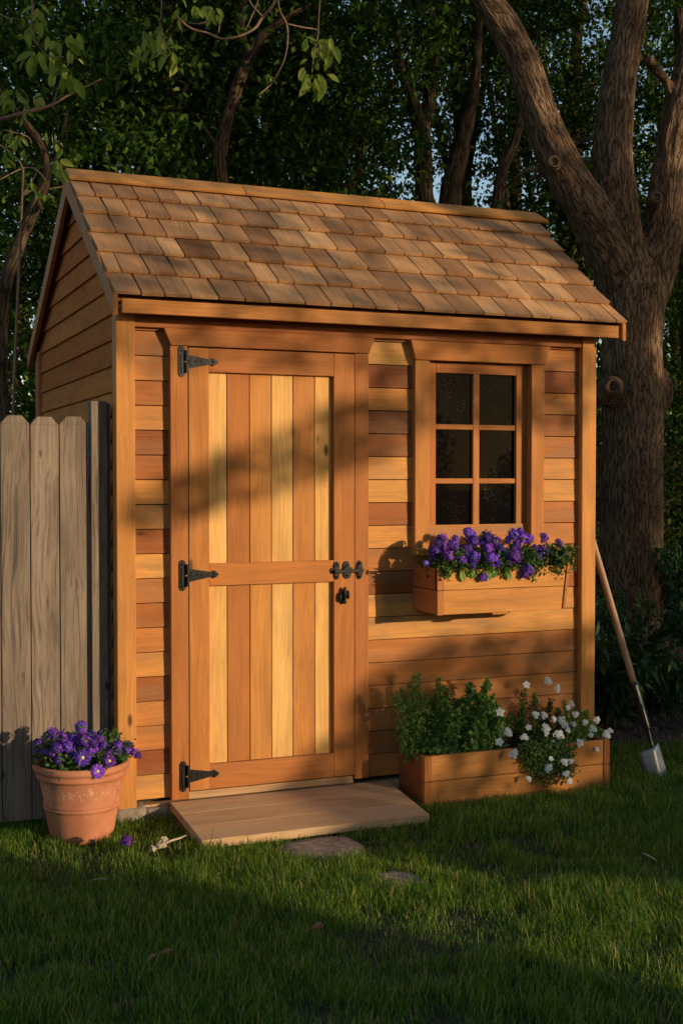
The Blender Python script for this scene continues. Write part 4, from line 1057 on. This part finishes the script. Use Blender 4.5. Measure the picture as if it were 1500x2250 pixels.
    for (px, py, ro, dep) in knots:       # pruning scars: a callus ring round a dark hollow
        big = px == 1345; c = at(px, py, Y - (.255 if big else .165)); nn = (Vector((-.50, -.86, .0)) if big else Vector((-.35, -.93, .05))).normalized(); r_ = ro * .5 * ppm(c) / F_PX
        t = nn.orthogonal().normalized(); b_ = nn.cross(t); V = []; Fl = []; B = []; nu, prof_ = 32, [(1.5, -.9), (1.35, -.2), (1.15, .25), (.92, .42), (.70, .30), (.55, .0), (.40, -.25), (.15, -.35)]
        for (pr, ph) in prof_:
            for k in range(nu):
                a = 2 * math.pi * k / nu; w_ = 1 + .10 * noise.noise(Vector((math.cos(a) * 1.5, math.sin(a) * 1.5, px)))
                V.append(c + (t * math.cos(a) + b_ * math.sin(a)) * r_ * pr * w_ + nn * r_ * ph * .8); B.append((pr * r_ * 2.5, ph * r_, a * r_ * .25))
        for q in range(len(prof_) - 1):
            for k in range(nu): Fl += [q * nu + k, q * nu + (k + 1) % nu, (q + 1) * nu + (k + 1) % nu, (q + 1) * nu + k]
        Fl += [(len(prof_) - 1) * nu + k for k in range(nu)]
        link('branch_scar', np_mesh('branch_scar', [tuple(v) for v in V], Fl, [4] * ((len(prof_) - 1) * nu) + [nu], bark_big, {'bark': (B, 'FLOAT_VECTOR')}, True), root)
    # crown far up, mostly above the frame
    cm = crown_mesh('crown', 77, (3.2, 2.6, 1.9), 260, 50, .085, leaf_wood, .24)
    o = link('crown', cm, root, False); o.location = (0, 1.0, 7.6)
    return root
big_tree()

# ------------------------------------------------------------------ woodland behind
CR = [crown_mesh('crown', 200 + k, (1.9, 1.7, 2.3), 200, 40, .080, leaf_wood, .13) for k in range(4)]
def limb_path(l, y):
    o = []
    for (px, py, w) in l:
        p = at(px, py, y); o.append((p.x, p.y, p.z, w / 2 * (p - CAM).dot(ray(750, 1125).normalized()) / F_PX))
    return o
def wood_tree(label, base, limbs, crowns, seed):
    root = empty('woodland_tree', (base[0], base[1], 0), label, 'tree', 'trees of the wood behind the shed')
    tubes_obj('trunk', limbs, bark_far, root, 10, .25)
    for k, (x, y, z, s) in enumerate(crowns):
        o = bpy.data.objects.new('crown', CR[(seed + k) % 4]); COL.objects.link(o); o.parent = root
        o.location = (x - base[0], y - base[1], z); o.rotation_euler = (0, 0, seed * 1.3 + k * 2.1); o.scale = (s, s, s)
    return root
def traced(label, y, segs, crowns, seed):
    L_ = [limb_path(s_, y) for s_ in segs]; x, yy, z, r = L_[0][0]
    L_[0] = [(x + .05, yy, -.05, r * 1.5), (x + .02, yy, z * .5, r * 1.15)] + L_[0]
    cs = []
    for (px, py, dy, s) in crowns: p = at(px, py, y + dy); cs.append((p.x, p.y, p.z, s))
    wood_tree(label, (x, yy), L_, cs, seed)
traced('slender forked tree with pale brown trunk rising behind the left half of the roof', 5.0,
       [[(490, 470, 34), (487, 410, 30), (484, 335, 30), (500, 260, 27), (520, 195, 26), (545, 130, 24), (572, 85, 22), (620, 45, 14), (680, 10, 9)], [(484, 345, 14), (470, 315, 11), (455, 290, 8), (430, 250, 5)], [(548, 125, 20), (530, 60, 16), (540, -40, 12)]],
       [(560, -60, .6, 1.0), (700, 120, 1.4, .9)], 1)
traced('thin straight tree trunk left of the forked one, in the middle of the dark wood', 6.0, [[(392, 420, 26), (386, 340, 24), (378, 270, 22), (373, 200, 20), (376, 100, 17), (370, 0, 14), (360, -100, 10)], [(378, 260, 10), (410, 190, 8), (440, 150, 5)]], [(330, 40, .9, 1.1), (250, 300, 1.2, .9)], 2)
traced('faint straight trunk just right of the thin one, deeper in the wood', 7.5, [[(430, 420, 22), (428, 350, 20), (430, 260, 19), (424, 120, 16), (430, 0, 12)]], [(450, 60, .7, 1.0), (480, 330, 1.2, .8)], 3)
traced('dark crooked tree at the far left behind the fence', 3.4, [[(0, 760, 34), (15, 620, 31), (50, 520, 28), (85, 440, 26), (102, 390, 24), (95, 330, 19), (70, 290, 20), (40, 250, 16), (0, 190, 12)], [(98, 400, 14), (130, 330, 10), (150, 240, 7)]], [(60, 120, 1.4, 1.0), (-60, 420, 1.2, .9)], 0)
traced('dark trunk behind the middle of the roof that forks below the sky gap', 6.5, [[(945, 520, 46), (932, 430, 42), (928, 330, 38), (920, 270, 32), (905, 215, 26), (880, 150, 20), (870, 60, 14)], [(925, 300, 28), (948, 200, 26), (955, 90, 20), (960, -40, 14)]], [(920, 20, 1.2, .9)], 1)
traced('leaning trunk between the two behind the right half of the roof', 6.0, [[(985, 540, 54), (990, 430, 48), (1005, 350, 42), (1022, 280, 32), (1040, 200, 24), (1050, 80, 18), (1060, -40, 12)]], [(1060, 60, 1.2, .8)], 2)
traced('thin trunk slanting right behind the roof beside the big forked tree', 5.5, [[(1080, 560, 30), (1092, 450, 27), (1105, 370, 24), (1130, 310, 20), (1150, 220, 15), (1180, 100, 10)]], [(1200, 500, 2.0, .7)], 3)
traced('branch-like trunk slanting up to the right behind the middle of the ridge', 8.0, [[(740, 470, 22), (775, 400, 20), (800, 310, 20), (830, 240, 18), (860, 190, 14), (900, 120, 10)]], [(690, 380, 1.5, .7)], 2)
traced('trunk at the extreme right edge, seen beyond the big forked tree', 5.2, [[(1530, 900, 60), (1520, 700, 54), (1515, 500, 48), (1510, 300, 40), (1500, 150, 30), (1490, 20, 22)]], [(1480, 240, 1.5, 1.0), (1500, 900, 1.8, .8)], 0)
# leafy trees filling the wood behind
fill = [(150, 120, 7.5, 1.15, 'dark leafy tree filling the upper left corner of the wood'), (200, 480, 9.5, 1.1, 'dark leafy tree just left of the left roof end'), (40, 640, 6.5, 1.0, 'low leafy tree behind the left end of the fence'),
        (600, 350, 10.5, 1.1, 'leafy tree behind the ridge, right of the slender forked trunk'), (520, -20, 9.0, 1.15, 'leafy tree high above the left half of the roof'), (700, 200, 11.5, .9, 'leafy tree left of the big sky gap'),
        (1000, -30, 9.0, .9, 'leafy tree high above the right half of the roof'), (1260, 160, 8.0, 1.0, 'leafy tree seen between the two big limbs of the forked tree'), (1260, 400, 9.0, .9, 'leafy tree low between the big forked tree and the ridge end'),
        (1480, 560, 8.5, .9, 'leafy tree right of the big forked tree at roof height'), (1490, 30, 9.5, 1.1, 'leafy tree in the upper right corner of the wood'), (1440, 1000, 8.6, .9, 'leafy bush-like tree in front of the dark board fence'), (1130, -40, 11, .7, 'leafy tree behind the top of the left big limb'),
        (700, 440, 12.5, .7, 'small leafy tree low behind the middle of the ridge')]
for k, (px, py, y, s, lab) in enumerate(fill):
    p = at(px, py, y); rg = random.Random(k)
    b = (p.x + rg.uniform(-.3, .3), y + rg.uniform(-.2, .2)); zc = max(p.z, 1.0)
    wood_tree(lab, b, [[(b[0], b[1], -.05, .13), (b[0] + .08, b[1], zc * .5, .10), (p.x, y, zc, .07), (p.x + .3, y, zc + 1.5 * s, .03)], [(b[0] + .05, b[1], zc * .55, .05), (p.x - .8, y, zc + .6, .025)], [(b[0] + .07, b[1], zc * .7, .05), (p.x + .9, y + .2, zc + .8, .02)]], [(p.x, p.y, p.z, s)], k)
def far_wood():
    rng = np.random.default_rng(9); n = 6500
    x = rng.uniform(-9, 30, n); y = rng.uniform(13, 21, n); z = rng.uniform(0, 1, n) ** 1.15 * 11
    keep = rng.random(n) < np.clip(1.1 - z / 4.0, .02, 1); C = np.stack([x, y, z], 1)[keep]
    ci = np.repeat(np.arange(len(C)), 26); P = C[ci] + rng.normal(size=(len(ci), 3)) * .42
    V, F, S = leaf_quads(P, .19, .6, rng)
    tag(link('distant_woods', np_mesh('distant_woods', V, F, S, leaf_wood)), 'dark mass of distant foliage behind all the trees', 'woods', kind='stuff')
far_wood()
def undergrowth():
    rng = np.random.default_rng(19); C = []
    for _ in range(900): C.append((rng.uniform(-5, 2.5), rng.uniform(3.5, 7), rng.uniform(0, 1) ** 1.3 * 2.4))
    for _ in range(900): C.append((rng.uniform(4.5, 13), rng.uniform(5.2, 9), rng.uniform(0, 1) ** 1.3 * 2.2))
    for _ in range(500): C.append((rng.uniform(2.2, 7), rng.uniform(4.2, 7), rng.uniform(0, 1) * 3.4))
    C = np.array(C); ci = np.repeat(np.arange(len(C)), 40); P = C[ci] + rng.normal(size=(len(ci), 3)) * .2; P[:, 2] = np.abs(P[:, 2])
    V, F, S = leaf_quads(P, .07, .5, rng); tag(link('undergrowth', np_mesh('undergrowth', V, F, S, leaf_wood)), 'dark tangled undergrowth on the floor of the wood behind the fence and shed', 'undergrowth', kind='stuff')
undergrowth()

# shrubs by the big tree
def shrub(name, label, cx, cy, w, h, L, asp, seed, mat, n_st=22, per=26, group='leafy plants in the dark bed'):
    rng = np.random.default_rng(seed); root = empty(name, (cx, cy, 0), label, 'shrub', group); tb = []; P = []; A = []; U = []
    for i in range(n_st):
        an = rng.uniform(0, 6.28); rr = rng.uniform(.2, 1) * w; hh = h * rng.uniform(.5, 1.05)
        tip = np.array([cx + rr * math.cos(an), cy + rr * math.sin(an), hh]); b_ = np.array([cx + .15 * rr * math.cos(an), cy + .15 * rr * math.sin(an), 0]); m_ = (b_ + tip) / 2 + [0, 0, .12 * h]
        tb.append([(*b_, .004), (*m_, .003), (*tip, .0012)])
        for q in smooth_path([b_, m_, tip], per // 2)[3:]:
            for _ in range(2): P.append(q); A.append(np.array([math.cos(an), math.sin(an), 0]) * .5 + rng.normal(size=3) * .8 + [0, 0, -.1]); U.append(rng.normal(size=3) * .4 + [0, 0, 1])
    n = len(P); l = L * rng.uniform(.5, 1.25, n); V, F, S = leaf_shapes(np.array(P), np.array(A), np.array(U), l, l * asp)
    tubes_obj('stems', tb, stem_m, root, 5, sub=4); link('foliage', np_mesh('foliage', V, F, S, mat), root)
shrub('leafy_shrub', 'broad-leaved dark green plant right behind the shovel handle', 2.98, .95, .30, .52, .10, .32, 1, leaf_shrub)
shrub('leafy_shrub', 'fine-leaved bushy plant against the foot of the big tree', 3.75, 1.9, .50, .66, .05, .35, 2, leaf_shrub, 46, 40)
shrub('leafy_shrub', 'dark plant at the right picture edge beside the big tree', 4.15, 1.35, .45, .60, .07, .3, 3, leaf_shrub, 40, 34)
shrub('leafy_shrub', 'low dark plant next to the right corner post of the shed', 3.05, 1.7, .35, .62, .06, .4, 4, leaf_shrub, 34, 30)
shrub('leafy_shrub', 'spreading low plant between the shovel and the right picture edge', 3.45, 1.15, .32, .40, .09, .25, 5, leaf_shrub, 26, 26)
shrub('leafy_shrub', 'tall loose plant behind the right picture edge before the board fence', 5.0, 3.0, .6, .9, .08, .35, 6, leaf_shrub, 40, 34)
shrub('leafy_shrub', 'leafy shrub standing behind the pickets at the far left', -.9, 1.7, .7, 1.9, .06, .5, 7, leaf_wood, 60, 60, None)

# ------------------------------------------------------------------ overhanging branches (rooted left of the picture)
def hanging(name, label, twigs, leaves, y, seed, L=.055):
    rng = np.random.default_rng(seed); p0 = at(*twigs[0][0][:2], y)
    root = empty(name, p0, label, 'branch', 'twigs hanging into the top of the view'); tb = []
    for T in twigs:
        path = []
        for k, (px, py, w) in enumerate(T): p = at(px, py, y + .04 * math.sin(k * 1.7 + seed)); path.append((p.x, p.y, p.z, max(w, 2.2) / 2 * 4.0 / F_PX))
        tb.append(path)
    tubes_obj('twigs', tb, twig_m, root, 6, .2)
    P = []; A = []; U = []; LL = []
    for (px, py, n, spr, ln) in leaves:
        for _ in range(n):
            p = at(px + rng.normal() * spr, py + rng.normal() * spr * .8, y + rng.normal() * .05); P.append(p); A.append(rng.normal(size=3) * .55 + [0, 0, -.9]); U.append(rng.normal(size=3) * .6 + [-.3, -1, .3]); LL.append(ln * rng.uniform(.7, 1.2))
    P = np.array(P); LL = np.array(LL) * L; V, F, S = leaf_shapes(P, np.array(A), np.array(U), LL, LL * .42)
    link('leaves', np_mesh('leaves', V, F, S, leaf_near), root)
hanging('hanging_branch', 'leafy branch reaching in from the left edge with one long bare tip', [[(-60, 275, 9), (0, 262, 8), (50, 248, 7), (110, 232, 6), (150, 210, 5), (190, 190, 4), (222, 174, 3)], [(118, 228, 4), (125, 205, 3), (134, 175, 3)], [(110, 232, 4), (122, 240, 3)], [(60, 246, 3), (62, 215, 3), (45, 195, 2)]],
        [(55, 232, 5, 14, .6), (20, 205, 14, 20, .8), (60, 250, 3, 8, .5), (85, 215, 4, 8, .9), (28, 300, 9, 12, .6), (5, 330, 6, 14, .7)], -1.0, 1)
hanging('hanging_branch', 'sunlit leafy twig drooping in the upper left corner', [[(60, -40, 5), (72, 10, 4), (70, 60, 4), (92, 110, 3), (105, 122, 3), (140, 125, 3)], [(60, 70, 3), (85, 100, 3)], [(0, 30, 3), (28, 45, 2)]],
        [(75, 20, 6, 10, 1.0), (85, 50, 5, 10, .9), (62, 65, 5, 8, .9), (65, 125, 6, 8, .9), (95, 125, 7, 12, 1.0), (130, 140, 10, 16, 1.0), (150, 165, 3, 8, 1.3), (160, 85, 8, 10, .9), (128, 88, 5, 9, .9), (165, 125, 4, 10, .6)], -1.05, 2)
hanging('hanging_branch', 'leafy twig hanging in shade between the corner and the bare loop', [[(350, -40, 4), (355, 10, 3), (350, 60, 3), (335, 80, 3)], [(350, 60, 3), (365, 95, 3), (385, 135, 2)]], [(305, 108, 8, 12, .9), (330, 75, 12, 14, .8), (355, 85, 6, 10, .9), (372, 115, 5, 8, 1.0), (384, 140, 2, 4, 1.0), (345, 105, 6, 12, .8), (298, 135, 2, 5, .8)], -.9, 3)
hanging('hanging_branch', 'bare looping twig with a long drooping end at the top centre', [[(612, -30, 6), (600, 10, 6), (575, 40, 6), (560, 62, 6), (530, 78, 5), (490, 86, 5), (455, 72, 5), (420, 62, 4), (395, 42, 4), (383, 28, 3)], [(610, -20, 4), (614, 20, 4), (630, 55, 4), (632, 90, 4), (625, 130, 4), (605, 170, 4), (590, 190, 3), (570, 207, 3)], [(630, 52, 3), (665, 60, 3), (698, 66, 3), (698, 80, 2)], [(575, 35, 3), (550, 5, 3), (545, -30, 3)], [(455, 48, 3), (435, 52, 2), (415, 50, 2)], [(540, 66, 3), (560, 20, 3), (575, -20, 3)], [(480, 72, 3), (482, 50, 2), (470, 30, 2)]],
        [(435, 18, 8, 12, .9), (405, 28, 5, 8, .8), (465, 18, 4, 6, .9), (480, 30, 4, 8, .6), (598, 175, 5, 6, .4)], -.9, 4)
hanging('hanging_branch', 'pair of bright green leaf clusters hanging right of the top centre', [[(705, -30, 3), (700, 40, 3), (698, 80, 3), (690, 120, 2), (685, 160, 2)]], [(720, 95, 9, 10, 1.1), (700, 95, 6, 10, .8), (675, 92, 3, 6, .8), (728, 115, 3, 4, 1.2), (690, 165, 10, 10, 1.1), (670, 155, 5, 8, .8), (705, 180, 3, 5, 1.1), (690, 130, 6, 12, .6)], -.9, 5)
hanging('hanging_branch', 'small twig tangle hanging above the left end of the roof', [[(-30, 300, 4), (10, 325, 3), (40, 350, 3), (52, 372, 3)], [(0, 395, 3), (50, 370, 3), (78, 372, 3), (100, 395, 2), (108, 415, 3)], [(50, 430, 3), (75, 420, 2), (95, 460, 2)], [(10, 285, 3), (60, 300, 3), (70, 315, 2)], [(108, 415, 2), (138, 410, 2)]], [(130, 320, 3, 6, .8), (125, 350, 4, 7, 1.1), (135, 372, 3, 5, 1.0), (75, 418, 6, 10, .7), (25, 300, 6, 8, .7), (120, 300, 4, 9, .6), (95, 425, 3, 7, .6)], -.4, 6)
def pole():
    P = [at(52, 370, .9), at(46, 520, .9), at(38, 700, .9), at(30, 900, .9), at(26, 1200, .9)]; P.append(Vector((P[-1].x, .9, 0)))
    root = empty('bare_sapling', (P[-1].x, .9, 0), 'thin bare upright stem rising behind the left pickets', 'sapling')
    rs = [.004, .006, .007, .0075, .008, .009]
    tubes_obj('stem', [[(*p, r) for p, r in zip(P, rs)][::-1], [(*at(48, 430, .9), .003), (*at(70, 400, .9), .002), (*at(80, 380, .9), .001)]], twig_m, root, 8, .1)
pole()

# ------------------------------------------------------------------ lawn grass
def grass():
    rng = np.random.default_rng(5)
    def blades(n, xr, yr_, hmul, wid, test):
        x = rng.uniform(*xr, n); y = rng.uniform(*yr_, n); k = test(x, y); return x[k], y[k]
    def inside(x, y):
        m = np.ones(len(x), bool)
        m &= ~((x > -.02) & (x < 2.26) & (y > .0)); m &= ~((x > .21) & (x < 1.155) & (y > -.455))
        m &= ~((x > 1.24) & (x < 2.155) & (y > -.235)); m &= ~((x - PX) ** 2 + (y - PY) ** 2 < .119 ** 2)
        st = rng.uniform(.45, 1.0, len(x)); m &= ~(np.abs((x - .638) / .165) ** 3 + np.abs((y + .585) / .125) ** 3 < st); m &= ~(((x - .74) / .085) ** 2 + ((y + 1.03) / .09) ** 2 < st * .8)
        m &= ~((x < 2.2) & (y > .35)); m &= ~((x > 2.2) & (y > .36 + .06 * np.sin(x * 3) + rng.normal(size=len(x)) * .05))
        # view wedge with a margin for a step aside
        rx = (x - CAM.x) * math.cos(R(YAW)) - (y - CAM.y) * math.sin(R(YAW)); d = (x - CAM.x) * math.sin(R(YAW)) + (y - CAM.y) * math.cos(R(YAW))
        m &= (np.abs(rx) < d * .275 + .9) & (d > 2.6)
        return m
    x, y = blades(700000, (-3.2, 5.2), (-3.2, .6), 1, 1, inside)
    n = len(x)
    nz = np.array([noise.noise(Vector((a * 1.6, b_ * 1.6, 3))) for a, b_ in zip(x[::1], y[::1])]) if n < 900000 else np.zeros(n)
    nf = np.array([noise.noise(Vector((a * 7, b_ * 7, 8))) for a, b_ in zip(x, y)])
    keepg = rng.random(n) < np.clip(.85 + .9 * nz + .9 * nf, .25, 1); x, y, nz, nf = x[keepg], y[keepg], nz[keepg], nf[keepg]; n = len(x)
    # tuft: pull blades towards clump centres
    h = (.037 + .022 * nz + .018 * nf) * rng.uniform(.55, 1.35, n); long = rng.random(n) < .02; h[long] *= 1.8
    edge = np.minimum(np.hypot(x - .635, y + .595), 9); h *= np.clip(.55 + edge * 1.2, .55, 1)
    z = np.array([gh(a, b_) for a, b_ in zip(x, y)]) - .012
    ang = rng.uniform(0, 6.283, n) ; lean = rng.uniform(.1, .75, n) * h
    wx = np.cos(ang); wy = np.sin(ang); dx = -wy * lean + nf * .25 * h; dy = wx * lean + nz * .25 * h
    w = rng.uniform(.0007, .0014, n) * (1 + .1 * (y + 3))
    B = np.stack([x, y, z], 1); D = np.stack([dx, dy, np.zeros(n)], 1); Wd = np.stack([wx, wy, np.zeros(n)], 1) * w[:, None]; H = np.stack([np.zeros(n), np.zeros(n), h], 1)
    V = np.stack([B - Wd, B + Wd, B + H * .45 + D * .25 - Wd * .9, B + H * .45 + D * .25 + Wd * .9, B + H * .8 + D * .65 - Wd * .55, B + H * .8 + D * .65 + Wd * .55, B + H * .98 + D * 1.15], 1).reshape(-1, 3)
    f = np.array([0, 1, 3, 2, 2, 3, 5, 4, 4, 5, 6]); F = (np.arange(n)[:, None] * 7 + f).ravel(); S = np.tile([4, 4, 3], n)
    print('grass blades', n)
    tag(link('grass', np_mesh('grass', V, F, S, grass_m)), 'green lawn grass in front of the shed', 'grass', kind='stuff')
grass()

# ------------------------------------------------------------------ added unseen leaf screens behind the viewer, shaped to throw the wanted shade
LIT = [(-.80, -.95), (-.62, -.35), (-.64, -.1), (-.9, .3), (-1.1, 1.9), (-.3, 3.2), (3.6, 3.2), (3.0, 1.75), (2.55, .74), (1.51, .67), (1.05, .50), (.78, .16), (.52, -.03), (.26, -.13), (.24, -.24), (.5, -.36), (.55, -.95)]
def in_poly(x, z, P):
    r = np.zeros(len(x), bool); j = len(P) - 1
    for i in range(len(P)):
        xi, zi = P[i]; xj, zj = P[j]; c = ((zi > z) != (zj > z)) & (x < (xj - xi) * (z - zi) / (zj - zi + 1e-12) + xi); r ^= c; j = i
    return r
def seg_d(x, z, a, b_):
    ax, az = a; bx, bz = b_; t = np.clip(((x - ax) * (bx - ax) + (z - az) * (bz - az)) / ((bx - ax) ** 2 + (bz - az) ** 2), 0, 1); return np.hypot(x - ax - t * (bx - ax), z - az - t * (bz - az)), t
def cover(x, z):
    c = np.full(len(x), .97); lit = in_poly(x, z, LIT); c[(x > .6) & (z > -.02) & (z < 1.9) & (x < 2.5)] = .60; c[(x > .85) & (z > -.12) & (z < .2) & (x < 2.2)] = .52; c[lit] = .0
    d, t = seg_d(x, z, (.10, 1.24), (1.18, 1.62)); k = lit & (d < .085 + .07 * t); c[k] = .64
    k = lit & (z > 1.82); c[k] = np.maximum(c[k], .27)
    k = lit & (z > 1.60) & (x > 1.15) & (x < 2.2); c[k] = np.maximum(c[k], .45)
    k = lit & (z > 2.08); c[k] = np.clip(.40 - .14 * (x[k] - .4), .12, .50)
    k = lit & (z > 2.45); c[k] = np.maximum(c[k], .26)
    k = z > 3.1; c[k] = .93; k = (x > -1.7) & (x < .25) & (z > 2.2) & (z < 3.3); c[k] = .25
    k = (x > 2.6) & (z > 1.2); nz = np.sin(x * 2.3 + 1.7 * np.sin(z * 1.9)) * np.sin(z * 2.1 + 1.3 * np.sin(x * 1.6 + 2)); c[k] = np.clip(.55 - .60 * nz[k], .05, .95)
    return c
def shade_blockers():
    rng = np.random.default_rng(12); s = np.array(SUN); X = []; Z = []; LS = []
    def sample(n, xr, zr, L):
        x = rng.uniform(*xr, n); z = rng.uniform(*zr, n); area = (xr[1] - xr[0]) * (zr[1] - zr[0]); c = cover(x, z)
        # holes: a noise field opens gaps in the deep shade of the far woods
        tau = -np.log(1 - c); need = tau / (L * L * .6 * .32) * area / n     # wanted leaves per sample
        k = rng.random(n) < need; X.append(x[k]); Z.append(z[k]); LS.append(np.full(k.sum(), L))
    sample(60000, (-1.9, 3.4), (-1.0, 3.1), .07)
    for xr, zr in (((3.4, 16), (-1.8, 9.5)), ((-6, -1.9), (-1.8, 9.5)), ((-1.9, 3.4), (3.1, 9.5)), ((-1.9, 3.4), (-1.8, -1.0))): sample(40000, xr, zr, .17)
    X = np.concatenate(X); Z = np.concatenate(Z); LS = np.concatenate(LS)
    T = rng.uniform(9.0, 12.0, len(X)); P = np.stack([X, np.zeros(len(X)), Z], 1) + s * T[:, None]
    P[:, 2] = np.maximum(P[:, 2], .05)
    labs = ['leafy tree behind the viewer, farthest left of the row shading the lawn', 'tree behind the viewer, left of centre in the shading row', 'tree behind the viewer with the gap that lets sunlight onto the door', 'tree behind the viewer, right of centre in the shading row', 'leafy tree behind the viewer, farthest right of the row shading the lawn']
    cuts = [-9, -2.0, .6, 4.0, 8.5, 30]
    for k in range(5):
        m = (X > cuts[k]) & (X <= cuts[k + 1]); cx = [-3.4, -1.35, 3.0, 6.5, 12][k]
        bp = np.array([cx, 0, 0]) + s * 10.5; root = empty('garden_tree', (bp[0], bp[1], 0), labs[k], 'tree', 'trees behind the viewer')
        tp = bp + [0, 0, 6.5]
        tubes_obj('trunk', [[(bp[0], bp[1], -.05, .22), (bp[0] + .05, bp[1], 3, .17), (tp[0], tp[1], 8, .08)], [(bp[0], bp[1], 3, .1), (bp[0] + 1.2, bp[1] - .3, 5.5, .04)], [(bp[0], bp[1], 3.6, .1), (bp[0] - 1.2, bp[1] + .3, 6.2, .04)]], bark_far, root, 12, .2)  # unseen trunk added to carry the leaf screen
        n = m.sum(); Pm = P[m]; L = LS[m][:, None] * rng.uniform(.8, 1.2, (n, 1))
        nn = unit(np.tile(s, (n, 1)) + rng.normal(size=(n, 3)) * .45); a = unit(np.cross(nn, rng.normal(size=(n, 3)))); b_ = np.cross(nn, a)
        V = np.stack([Pm - a * L * .5, Pm + b_ * L * .32, Pm + a * L * .5, Pm - b_ * L * .32], 1).reshape(-1, 3)
        link('crown', np_mesh('crown', V, np.arange(4 * n), np.full(n, 4), leaf_wood), root)
shade_blockers()
print('objects', len(bpy.data.objects))
